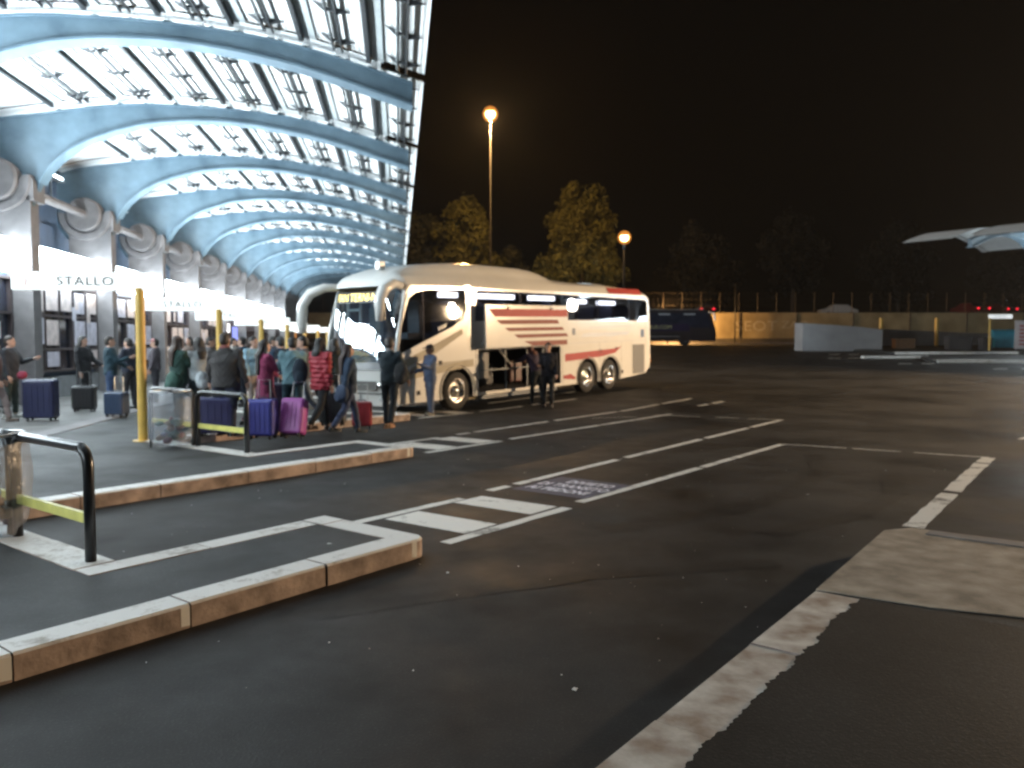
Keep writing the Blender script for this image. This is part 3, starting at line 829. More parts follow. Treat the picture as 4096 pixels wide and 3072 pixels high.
    g = MB(); g.grid(lambda u, v: ws(u, v), 20, 10); g.build('windscreen', M['windscreen'], root, True)
    bl = MB(); bl.grid(lambda u, v: ((-1+2*u)*HX*.99, -.175+.27*abs(-1+2*u)**3+.05*v, 1.14+.2*v), 18, 2); bl.build('scuttle', M['black'], root, True)
    wp = MB()
    for sx in (-1, 1):
        wp.tube([(sx*.1, -.19, 1.36), (sx*.5, -.17, 1.5), (sx*1.0, -.06, 1.44)], .014, 6)
    wp.build('wiper', M['black'], root)
    # A pillar and roof cap trims
    for s in (-1, 1):
        a = MB(); a.tube([(s*1.25, .08, 1.25), (s*1.255, .2, 2.0), (s*1.24, .42, 2.75), (s*1.18, .55, 3.16)], [.05, .05, .055, .09], 10); a.build('windscreen_pillar', M['white'], root, True)
    # curved white pillar behind the driver's glass
    pl = MB(); prof = [(2.66, 3.24), (2.78, 2.9), (2.84, 2.5), (2.80, 2.2), (2.7, 1.9)]
    n = len(prof); vs = [(HX+.004, y-.1, z) for y, z in prof]+[(HX+.012, y+.13, z) for y, z in prof]
    pl.add(vs, [(i, n+i, n+i+1, i+1) for i in range(n-1)]); pl.build('swept_pillar', M['white'], root, True)
    dec = MB()
    def deca(poly, mi, x=HX+.004): 
        n = len(poly); dec.add([(x, y, z) for y, z in poly], [tuple(range(n))], mi)
    deca([(.10, 1.30), (.08, 1.12), (.5, 1.22), (1.45, 1.5), (2.5, 1.98), (2.45, 2.1), (1.4, 1.72), (.5, 1.42)], 0)
    deca([(.06, .98), (.05, .86), (2.9, 1.12), (2.9, 1.3), (.8, 1.24)], 0)
    deca([(7.2, 1.05), (7.2, 1.28), (10.15, 1.36), (10.6, 1.42), (10.2, 1.22), (9.4, 1.13), (8.2, 1.08)], 1)
    deca([(7.1, .52), (7.1, .62), (7.5, .66), (7.8, .52), (7.7, .47)], 1)
    deca([(8.1, 1.78), (8.25, 1.9), (11.2, 1.93), (11.0, 1.8)], 2)
    deca([(8.6, 2.06), (8.62, 2.1), (11.3, 2.13), (11.28, 2.09)], 2)
    deca([(3.0, 1.585), (3.0, 1.60), (12.6, 1.62), (12.6, 1.605)], 2); deca([(.2, 1.055), (.2, 1.07), (2.9, 1.33), (2.9, 1.315)], 2)
    deca([(7.6, 1.86), (7.6, 2.06), (7.78, 2.06), (7.78, 1.86)], 3); deca([(11.95, 1.7), (11.95, 1.98), (12.2, 1.99), (12.2, 1.71)], 3)
    for y, z in ((.75, .5), (1.55, 1.2), (10.6, .5), (9.2, 1.25), (10.2, 1.3)): deca([(y, z), (y, z+.11), (y+.13, z+.11), (y+.13, z)], 4)
    for y, z0, z1 in ((2.99, .36, 1.58), (7.06, .36, 1.6), (9.19, .95, 1.6), (10.6, .45, 1.6), (11.32, .45, 1.6), (7.06, 1.63, 2.26), (12.3, .6, 2.2)): deca([(y, z0), (y, z1), (y+.012, z1), (y+.012, z0)], 3, HX+.003)
    dec.build('side_graphics', [M['beige'], M['red'], M['greyvinyl'], M['black'], M['darkint']], root)
    rr = MB(); rr.grid(lambda u, v: (HX+.012-.06*v-.07*v*v, 9.8+2.2*u, 3.19+.2*v), 8, 4, 0); rr.build('red_roof_patch', M['red'], root, True)
    gr = MB(); gr.box((HX+.004, 11.8, .95), (.012, .8, 1.02), 0)
    for q in range(16): gr.box((HX+.013, 11.8, .48+q*.062), (.014, .76, .02), 0)
    gr.build('engine_grille', [M['grille'], M['alu']], root)
    # luggage flap, held up parallel to the side
    fl = MB(); fl.box((HX+.26, 5.03, 2.16), (.045, 3.88, 1.17), 0); flo = fl.build('luggage_flap', M['white'], root, bevel=.012)
    st = MB(); x = HX+.285
    def sq(poly, mi): st.add([(x+.004, 3.09+a*3.88, 1.575+bz*1.17) for a, bz in poly], [tuple(range(len(poly)))], mi)
    sq([(.03, .90), (.10, .72), (.99, .72), (.99, .90)], 0)
    for z0, z1, l0, l1 in ((.545, .645, .115, .865), (.38, .46, .205, .93), (.215, .30, .31, .985)): sq([(l0, z1), (l0+.05, z0), (l1+.012, z0), (l1-.01, z1)], 1)
    sq([(.43, .13), (.54, .01), (.985, .01), (.985, .13)], 1)
    st.build('red_stripes', [M['red'], M['redbrown']], flo)
    ca = MB()
    for y in (4.1, 6.1): ca.box((x+.015, y, 2.66), (.04, .12, .07))
    ca.build('flap_catch', M['black'], flo)
    ar = MB()
    for y in (3.25, 6.85): ar.tube([(HX-.05, y, 1.56), (HX+.12, y, 1.9), (HX+.24, y, 2.3)], .02, 8)
    ar.tube([(HX-.1, 4.1, 1.5), (HX-.02, 4.5, 1.1)], .02, 8); ar.build('flap_arm', M['alu'], root)
    # luggage hold
    h = MB()
    h.quad((-.9, 3.1, .4), (HX-.02, 3.1, .4), (HX-.02, 3.1, 1.53), (-.9, 3.1, 1.53)); h.quad((HX-.02, 6.96, .4), (-.9, 6.96, .4), (-.9, 6.96, 1.53), (HX-.02, 6.96, 1.53))
    h.quad((-.9, 3.1, .4), (-.9, 6.96, .4), (-.9, 6.96, 1.53), (-.9, 3.1, 1.53)); h.quad((-.9, 3.1, .402), (HX-.02, 3.1, .402), (HX-.02, 6.96, .402), (-.9, 6.96, .402)); h.quad((-.9, 3.1, 1.53), (-.9, 6.96, 1.53), (HX-.02, 6.96, 1.53), (HX-.02, 3.1, 1.53))
    h.box((HX-.07, 3.35, 1.1), (.05, .45, .7), 1); h.box((HX-.05, 4.75, .98), (.03, 3.2, .04), 2)
    for y in (4.4, 5.4, 6.2): h.box((HX-.12, y, .95), (.04, .05, 1.1), 2)
    h.build('luggage_hold', [M['darkint'], M['grille'], M['dark_steel']], root)
    sk = MB(); sk.box((HX-.1, 5.0, .25), (.06, 3.7, .1)); sk.box((0, 5, .3), (2.2, 3.6, .1)); sk.build('sill', M['dark_steel'], root)
    # interior
    it = MB(); it.quad((-1.2, .3, 1.42), (1.2, .3, 1.42), (1.2, 12.4, 1.62), (-1.2, 12.4, 1.62)); it.quad((-1.2, .7, 3.12), (-1.2, 12.4, 3.12), (1.2, 12.4, 3.12), (1.2, .7, 3.12))
    it.quad((-1.22, .5, 1.4), (-1.22, 12.4, 1.4), (-1.22, 12.4, 3.12), (-1.22, .5, 3.12)); it.build('cabin', M['darkint'], root)
    for k in range(10):
        y = 1.0+k*1.12
        for xx in (.72, -.7):
            s_ = MB(); s_.box((xx, y+.05, 1.95), (.44 if k == 0 else .92, .46, .16)); s_.box((xx, y+.3, 2.3), (.42 if k == 0 else .9, .12, .8)); s_.ell((xx, y+.3, 2.72), (.2 if k == 0 else .4, .07, .12))
            s_.build('seat', M['seat'] if k else M['dash'], root, bevel=.03)
    da = MB(); da.box((0, .3, 1.4), (2.3, .5, .3)); da.box((.62, .42, 1.6), (.7, .28, .2)); da.build('dashboard', M['dash'], root, bevel=.05)
    sw = MB(); T = Matrix.Translation((.62, .72, 1.78)) @ Matrix.Rotation(R(40), 4, 'X')
    sw.tube([T @ Vector((.22*math.cos(R(a)), .22*math.sin(R(a)), 0)) for a in range(0, 361, 20)], .018, 6); sw.tube([T @ Vector((-.22, 0, 0)), T @ Vector((.22, 0, 0))], .015, 6); sw.build('steering_wheel', M['black'], root)
    dr = MB(); dr.box((-.86, .5, 2.1), (.06, .06, 1.5)); dr.box((-.4, .5, 2.1), (.05, .05, 1.5)); dr.box((-.63, .5, 2.62), (.5, .05, .07)); dr.box((-.63, .5, 1.6), (.5, .05, .1)); dr.build('entry_door_frame', M['dash'], root)
    for y0, y1, z in ((1.95, 2.58, 3.05), (3.45, 5.0, 3.045), (5.8, 7.0, 3.04), (7.9, 8.8, 2.97), (9.6, 10.6, 2.95)):
        c = MB(); c.box((.98, (y0+y1)/2, z-.06), (.14, y1-y0, .13)); c.build('ceiling_lamp', M['coachlamp'], root)
    # destination display behind the glass
    db = MB(); db.grid(lambda u, v: tuple(Vector(ws(.14+.62*u, .80+.14*v))+Vector((0, -.006, 0))), 8, 1); dbo = db.build('destination_display', M['black'], root)
    tm = text_mesh('display_text', 'PAN TERNI-NA', .27, M['led'], .004, sx=.95)
    for v in tm.vertices:
        u = .45+v.co.x/2.56*1.0; vv = .868+v.co.y/1.83; w = Vector(ws(u, vv)); z = v.co.z
        v.co = (w.x, w.y-.012-abs(z), w.z)
    obj_from(tm, 'display_text', dbo)
    # lights, bumper, plate
    for s in (-1, 1):
        hl = MB(); hl.ell((s*.95, -.02, .78), (.26, .1, .09)); hl.ell((s*1.02, -.0, .93), (.14, .09, .05)); hl.build('headlight', M['chrome'], root, True)
        fg = MB(); fg.ell((s*.9, .0, .45), (.1, .1, .06)); fg.build('fog_lamp', M['alu'], root, True)
        mk = MB()
        if s > 0: mk.tube([(1.16, .42, 3.16), (1.32, .02, 3.2), (1.36, -.32, 3.06), (1.33, -.44, 2.8), (1.28, -.42, 2.32)], [.09, .11, .14, (.14, .13), (.08, .08)], 12)
        else: mk.tube([(-1.0, .4, 3.2), (-1.3, .1, 3.2), (-1.62, -.1, 3.06), (-1.84, -.18, 2.78), (-1.9, -.18, 2.3), (-1.88, -.16, 2.05)], [.09, .11, .13, .14, .13, .08], 12)
        mk.build('wing_mirror', M['white'], root, True)
        mp = MB(); mp.box((1.28 if s > 0 else -1.88, -.3 if s > 0 else -.05, 2.52), (.16, .02, .36)); mp.build('mirror_glass', M['black'], root)
    np_ = MB(); np_.box((0, -.185, .5), (.52, .02, .11)); np_.build('number_plate', M['white'], root)
    bp = MB(); bp.grid(lambda u, v: ((-1+2*u)*1.22, -.17+.24*abs(-1+2*u)**3-.02, .56+.04*v), 12, 1); bp.grid(lambda u, v: ((-1+2*u)*.8, -.185+.24*abs((-1+2*u)*.63)**3, .66+.22*v), 10, 1); bp.build('bumper_grille', M['grille'], root)
    ae = MB(); ae.box((.1, .75, 3.72), (.16, .22, .22)); ae.build('roof_beacon', M['white'], root, bevel=.03)
    lg = text_mesh('badge', 'irizar', .17, M['white'], .006); lo = obj_from(lg, 'badge', root)
    lo.matrix_local = Matrix.Translation((HX+.008, 1.72, 2.17)) @ Matrix.Rotation(R(20), 4, 'X') @ Matrix(((0, 0, 1, 0), (1, 0, 0, 0), (0, 1, 0, 0), (0, 0, 0, 1)))
    for y in (2.26, 8.5, 9.88):
        for s in (1, -1):
            w = empty('wheel', (s*1.1, y, .5)); w.parent = root; w.rotation_euler = (0, 0, 0 if s > 0 else math.pi)
            P(TYRE, 'tyre', w); P(RIM, 'rim', w)
    for y, r_ in ((2.26, .62), (8.5, .6), (9.88, .6)):
        wl = MB(); pr = arc(y, .5, r_, 197, -17, 12); n = len(pr)
        wl.add([(HX-.03, a, z) for a, z in pr]+[(.55, a, z) for a, z in pr]+[(HX+.03, y+(a-y)*1.09, .5+(z-.5)*1.09) for a, z in pr], [(i, i+1, n+i+1, n+i) for i in range(n-1)])
        wl.f += [(i, 2*n+i, 2*n+i+1, i+1) for i in range(n-1)]; wl.m += [1]*(n-1)
        wl.f.append(tuple(range(n, 2*n))); wl.m.append(0)
        wl.build('wheel_arch', [M['darkint'], M['white']], root, True)
    for z in (.95, 1.12):
        tl = MB(); tl.ell((HX-.06, 12.66, z-.1), (.07, .06, .07)); tl.build('side_marker', mat('amber_marker_%d' % int(z*100), (.8, .35, .1), .3, 0, 0), root, True)
    return root
coach()

# ------------------------------------------------------------------ dark coach far behind
def dark_coach():
    root = empty('coach', (20.0, 79.0, G(20, 79)), R(90-6)); tag(root, 'dark purple coach parked by the ochre wall behind the white coach', 'coach')
    # local +y runs from the front (at right) to the rear (left), visible side is x = -1.27 after rotation
    out = [(.1, .35), (.0, .9), (.08, 1.6), (.6, 3.2), (1.1, 3.5), (11.6, 3.55), (12, 3.3), (12, .4)]
    mb = MB(); n = len(out)
    vs = [(-1.27, y, z) for y, z in out]+[(1.27, y, z) for y, z in out]
    mb.add(vs, [tuple(range(n)), tuple(range(2*n-1, n-1, -1))]+[(i, n+i, n+(i+1) % n, (i+1) % n) for i in range(n)])
    mb.build('body', M['browncoach'], root, bevel=.08)
    X = -1.285
    gl = MB(); gl.add([(X, y, z) for y, z in [(.5, 1.7), (.95, 3.15), (11.8, 3.2), (11.9, 2.1), (3.2, 2.1), (2.2, 1.7)]], [tuple(range(6))]); gl.build('side_window', M['shopglass'], root)
    pb = MB(); pb.add([(X-.006, y, z) for y, z in [(2.5, 1.4), (2.7, 2.08), (11.9, 2.1), (11.9, 1.4)]], [(0, 1, 2, 3)]); pb.build('purple_band', M['purplecoach'], root)
    t = text_mesh('lettering', 'BUS.COM', .5, M['limeletters'], .004, sx=1.05); o = obj_from(t, 'lettering', root)
    o.matrix_local = Matrix.Translation((X-.02, 5.4, 1.76)) @ Matrix(((0, 0, -1, 0), (-1, 0, 0, 0), (0, 1, 0, 0), (0, 0, 0, 1)))
    rl = MB(); rl.box((X+.03, 6.4, 3.48), (.06, 10.4, .07)); rl.build('roof_trim', M['alu'], root)
    for y0 in (2.6, 5.0, 7.4, 9.6):
        c = MB(); c.box((X-.008, y0, 3.02), (.01, 1.1, .14)); c.build('pane_light_strip', M['greyvinyl'], root)  # pale grey strips on the glass stand for light in the windows
    ws_ = MB(); ws_.quad((-1.1, .06, 1.55), (1.1, .06, 1.55), (1.05, .5, 3.1), (-1.05, .5, 3.1)); ws_.build('windscreen', M['shopglass'], root)
    mi = MB(); mi.tube([(X+.1, .8, 3.2), (X-.3, .3, 3.1), (X-.35, .2, 2.4)], .1, 8); mi.build('wing_mirror', M['alu'], root)
    for y in (2.9, 9.0):
        for s in (1, -1):
            w = empty('wheel', (s*1.13, y, .5)); w.parent = root; w.rotation_euler = (0, 0, 0 if s > 0 else math.pi)
            obj_from(TYRE, 'tyre', w); obj_from(RIM, 'rim', w)
    st = MB(); st.box((X-.004, 7, .85), (.01, 7, .05)); st.build('side_trim', M['alu'], root)
dark_coach()

# ------------------------------------------------------------------ far wall, fence, upper street, trees, lamps
WY = 84.5
def far_side():
    zb = 1.55
    w = empty('retaining_wall', (30, WY+.35, zb)); tag(w, 'ochre retaining wall with faded graffiti along the back of the yard', 'wall')
    m_ = MB(); m_.box((0, 0, 1.55), (110, .6, 3.5)); m_.build('wall_face', M['wallochre'], w)
    b = MB(); b.box((0, -.2, .15), (110, .5, .9)); b.build('wall_base', M['wallbase'], w)
    c = MB()
    for i in range(19):
        c.box((-54+6*i, -.33, 1.6), (.12, .1, 3.3))
    c.build('buttress', M['wallbase'], w)
    for t, x, z, s in (('SEOT', -4.2, 1.85, 1.5), ('ZAC', -.2, 2.0, 1.1)):
        me = text_mesh('graffiti', t, s, M['graf'], .003, sx=1.25); o = obj_from(me, 'graffiti', w); o.location = (x, -.315, z); o.rotation_euler = (R(90), 0, 0)
    k = MB(); k.prism([(-26, WY-1.4), (84, WY-1.4), (84, WY-1.15), (-26, WY-1.15)], 1.5, 1.72); tag(k.build('kerb', M['concrete']), kind='structure')
    f = empty('chain_link_fence', (30, WY+.35, zb+3.3)); tag(f, 'tall wire mesh fence on thin posts along the top of the ochre wall', 'fence')
    pm = MB(); pm.tube([(0, 0, 0), (0, 0, 2.1)], .035, 6); pme = pm.mesh('post', M['wire'])
    for i in range(55):
        o = obj_from(pme, 'post', f); o.location = (-54+2*i, 0, 0)
    wi = MB()
    for z in (.1, .75, 1.4, 2.08): wi.box((0, 0, z), (110, .014, .014))
    x = -55
    for i in range(220): wi.box((-55+i*.5, 0, 1.05), (.006, .006, 2.1))
    wi.build('wire_mesh', M['wire'], f)
    st = MB(); st.prism([(-60, WY+.6), (130, WY+.6), (130, 130), (-60, 130)], 1.6, zb+3.1); tag(st.build('upper_street', M['road']), kind='structure')
far_side()
ZU = 4.66
def car(X, Y, rz, label, col):
    o = empty('car', (X, Y, ZU), rz); tag(o, label, 'car', 'cars on the upper street')
    pr = [(-2.1, .35), (-2.15, .75), (-1.9, .95), (-1.45, 1.02), (-.9, 1.42), (.6, 1.45), (1.2, 1.05), (2.0, .9), (2.1, .6), (2.05, .35)]
    m_ = MB(); n = len(pr); w = .85
    vs = [(-w*(1 if z < 1.1 else .82), y, z) for y, z in pr]+[(w*(1 if z < 1.1 else .82), y, z) for y, z in pr]
    m_.add(vs, [tuple(range(n)), tuple(range(2*n-1, n-1, -1))]+[(i, n+i, n+(i+1) % n, (i+1) % n) for i in range(n)]); m_.build('body', mat('car_paint_%d' % int(X), col, .3, 0, .05, 2), o, bevel=.04)
    g = MB(); g.quad((-.66, -1.42, 1.06), (.66, -1.42, 1.06), (.6, -.95, 1.4), (-.6, -.95, 1.4)); g.build('rear_window', M['shopglass'], o)
    for s in (-1, 1):
        t = MB(); t.ell((s*.68, -2.13, .8), (.17, .05, .09)); t.build('tail_light', M['redlamp'], o)
        for y in (-1.3, 1.3):
            q = obj_from(TYRE, 'wheel', o); q.location = (s*.78, y, .31); q.scale = (.7, .62, .62)
for X, Y, rz, lab, c in ((22.3, 92, -10, 'dark car with glowing red tail lights above the wall beyond the dark coach', (.03, .01, .012)), (51.4, 90, 10, 'red lit car beyond the fence, left of the far yellow bay sign', (.1, .012, .012)), (55.2, 91.5, 20, 'dark red car with tail lights glowing behind the far yellow bay sign', (.06, .01, .012))):
    car(X, Y, R(rz), lab, c)
o = empty('car', (38.2, 94, ZU), R(85)); tag(o, 'pale car roof catching light above the wall, over the curved parapet', 'car', 'cars on the upper street')
m_ = MB(); pr = [(-2.1, .35), (-2.1, .8), (-1.5, 1.02), (-.9, 1.42), (.6, 1.45), (1.2, 1.05), (2.1, .85), (2.05, .35)]; n = len(pr)
m_.add([(-.8, y, z) for y, z in pr]+[(.8, y, z) for y, z in pr], [tuple(range(n)), tuple(range(2*n-1, n-1, -1))]+[(i, n+i, n+(i+1) % n, (i+1) % n) for i in range(n)]); m_.build('body', mat('pale_car_paint', (.5, .5, .5), .3, 0, .05, 2), o, bevel=.04)
for s in (-1, 1):
    for y in (-1.3, 1.3):
        q = obj_from(TYRE, 'wheel', o); q.location = (s*.75, y, .31); q.scale = (.7, .62, .62)

def tree(X, Y, z0, blobs, label, nleaf, leafmat, seed, size=.36):
    nleaf = int(nleaf*1.8)
    r2 = random.Random(seed); o = empty('tree', (X, Y, z0)); tag(o, label, 'tree', 'trees behind the wall')
    top = max(b[2]+b[3] for b in blobs)
    tk = MB(); tk.tube([(0, 0, 0), (.1, 0, top*.3), (-.1, .1, top*.6), (0, 0, top*.85)], [.32, .26, .16, .05], 10)
    for bx, by, bz, br in blobs:
        z1 = max(bz-br*.7, 1.5); tk.tube([(0, 0, z1*.7), (bx*.5, by*.5, z1), (bx, by, bz)], [.14, .09, .03], 6)
    tk.build('trunk', M['bark'], o, True)
    cr = MB(); tot = sum(b[3]**2.2 for b in blobs)
    for bx, by, bz, br in blobs:
        k = int(nleaf*br**2.2/tot); subs = [(bx, by, bz, br*.7)]*3
        for q in range(22):
            th = r2.uniform(0, 6.283); ph = math.acos(r2.uniform(-.75, 1)); rr = br*r2.uniform(.5, .95)
            subs.append((bx+rr*math.sin(ph)*math.cos(th), by+rr*math.sin(ph)*math.sin(th), bz+rr*math.cos(ph), br*r2.uniform(.28, .5)))
        for q in range(k):
            cx, cy, cz, cr_ = subs[r2.randrange(25)]
            v = Vector((r2.gauss(0, 1), r2.gauss(0, 1), r2.gauss(0, 1))).normalized()*cr_*r2.random()**.45
            c = Vector((cx, cy, cz))+v; s_ = size*r2.uniform(.5, 1.1)
            n = (v.normalized()+Vector((r2.gauss(0, .5), r2.gauss(0, .5), r2.gauss(0, .5)+.3))).normalized()
            a = n.orthogonal().normalized(); b = n.cross(a); rot = r2.uniform(0, 6.28)
            a, b = a*math.cos(rot)+b*math.sin(rot), b*math.cos(rot)-a*math.sin(rot)
            cr.add([c-a*s_, c-b*s_*.45+n*.05, c+a*s_, c+b*s_*.45+n*.05], [(0, 1, 2, 3)])
    cr.build('crown', leafmat, o)
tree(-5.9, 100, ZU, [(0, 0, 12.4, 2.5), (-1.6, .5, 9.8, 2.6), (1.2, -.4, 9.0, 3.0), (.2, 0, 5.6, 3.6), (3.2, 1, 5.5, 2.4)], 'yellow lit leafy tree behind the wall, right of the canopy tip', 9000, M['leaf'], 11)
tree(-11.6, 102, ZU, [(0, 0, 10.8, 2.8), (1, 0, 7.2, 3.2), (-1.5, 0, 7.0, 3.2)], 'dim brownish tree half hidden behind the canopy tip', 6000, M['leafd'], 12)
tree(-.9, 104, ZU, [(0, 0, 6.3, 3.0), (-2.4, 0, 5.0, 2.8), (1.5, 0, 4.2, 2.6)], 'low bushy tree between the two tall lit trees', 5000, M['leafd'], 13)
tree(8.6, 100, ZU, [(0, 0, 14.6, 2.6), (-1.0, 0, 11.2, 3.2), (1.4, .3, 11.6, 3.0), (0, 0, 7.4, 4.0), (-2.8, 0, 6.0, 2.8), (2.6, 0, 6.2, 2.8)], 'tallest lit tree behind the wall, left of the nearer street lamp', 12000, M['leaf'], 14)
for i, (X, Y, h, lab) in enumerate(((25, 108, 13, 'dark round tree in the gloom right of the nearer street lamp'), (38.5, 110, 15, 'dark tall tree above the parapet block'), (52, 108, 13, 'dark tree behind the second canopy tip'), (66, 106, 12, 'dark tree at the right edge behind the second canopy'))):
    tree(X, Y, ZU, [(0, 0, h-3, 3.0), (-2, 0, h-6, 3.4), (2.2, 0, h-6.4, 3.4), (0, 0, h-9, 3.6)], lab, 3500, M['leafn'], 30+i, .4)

def halo_mat():  # see-through orange shell that paints a halo round the bulb
    m = bpy.data.materials.new('orange_halo_shell'); m.use_nodes = True; nt = m.node_tree; N = nt.nodes; L = nt.links
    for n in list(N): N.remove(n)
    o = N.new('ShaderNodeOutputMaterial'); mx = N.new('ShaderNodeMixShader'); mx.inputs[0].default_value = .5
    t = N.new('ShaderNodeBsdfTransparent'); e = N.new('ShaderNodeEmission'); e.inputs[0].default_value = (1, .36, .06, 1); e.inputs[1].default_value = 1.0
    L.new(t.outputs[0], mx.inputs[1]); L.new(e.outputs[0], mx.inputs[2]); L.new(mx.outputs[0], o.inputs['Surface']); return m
M['halo'] = halo_mat()
def street_lamp(X, Y, z0, H, r0, label, power, col, emat, size, heads, ring, aim=-90, soft=.4, spot=None, halo=0):
    o = empty('street_lamp', (X, Y, z0)); tag(o, label, 'street lamp', 'street lamps of the yard')
    p = MB(); p.tube([(0, 0, 0), (0, 0, .9), (0, 0, .95), (0, 0, H)], [r0*1.5, r0*1.5, r0, r0*.55], 12); p.build('pole', M['pole'], o, True)
    h = MB()
    for k in range(heads):
        a = R(aim)+2*math.pi*(k+.5*(heads > 1))/heads; c = (ring*math.cos(a), ring*math.sin(a), H)
        if not halo: h.tube([(0, 0, H-.12), (c[0]*.6, c[1]*.6, H+.05), (c[0], c[1], H+.12)], .05, 8)
        if not halo: h.ell((c[0], c[1], H+.06), (size*1.0, size*1.0, size*.8), 0, 14, 6, None, .4, 1)
        g = MB(); g.ell(c, (size, size, size*.95), 0, 16, 8, None, -1, .45); g.build('lamp_bulb', emat, o, True)
        if halo:
            g2 = MB(); g2.ell((c[0], c[1], H), (halo, halo, halo), 0, 18, 10); g2.build('halo_shell', M['halo'], o, True)  # oversized glowing shell stands in for the orange halo
        gl = (c[0]*1.25, c[1]*1.25, H-size-.35) if not halo else (0, 0, H-halo*.8)
        if spot:
            d = (Vector(spot)-Vector((X+gl[0], Y+gl[1], z0+gl[2]))).to_track_quat('-Z', 'Y').to_euler()
            lamp('glow', 'SPOT', gl, power/heads, col, o, d, shadow_soft_size=soft, spot_size=R(98), spot_blend=.7)
        else: lamp('glow', 'POINT', gl, power/heads, col, o, shadow_soft_size=soft)
    if halo: h.tube([(0, 0, H-halo-.3), (0, 0, H-halo-.04), (0, 0, H-halo)], [.07, .07, halo*.15], 12)  # small shield added under the bulb to keep its light off the pole
    h.build('lamp_hood_or_shield', M['dark_steel'], o, True)
    return o
SOD = (1, .56, .2)
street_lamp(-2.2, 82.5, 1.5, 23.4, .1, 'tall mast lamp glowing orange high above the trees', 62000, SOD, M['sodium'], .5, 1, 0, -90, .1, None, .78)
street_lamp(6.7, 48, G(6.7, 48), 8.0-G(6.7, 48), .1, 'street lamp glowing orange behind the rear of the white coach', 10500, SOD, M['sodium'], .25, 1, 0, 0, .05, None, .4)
street_lamp(16.0, 82.3, 1.5, 3.1, .06, 'low lamp standing behind the dark coach, lighting the ochre wall', 9000, SOD, M['sodium'], .12, 1, .3, 0)
street_lamp(32.3, 26.4, 0.1, 5.8, .1, 'street lamp outside the picture to the right, lighting the side of the coach', 56000, (1, .69, .40), M['whitelamp'], .2, 1, .5, 190, .28, (1, 25, 1.7))
street_lamp(40, 37.6, .4, 6.3, .1, 'small flood lamp outside the picture under the second canopy', 1200, (1, .9, .75), M['whitelamp'], .16, 1, .4, 200)
pl = MB(); pl.tube([(0, 0, 0), (0, 0, 6.4)], .07, 8); o = pl.build('light_pole', M['pole'], smooth=True); o.location = (23.3, 83.6, 1.5); tag(o, 'thin unlit pole standing against the ochre wall', 'pole')

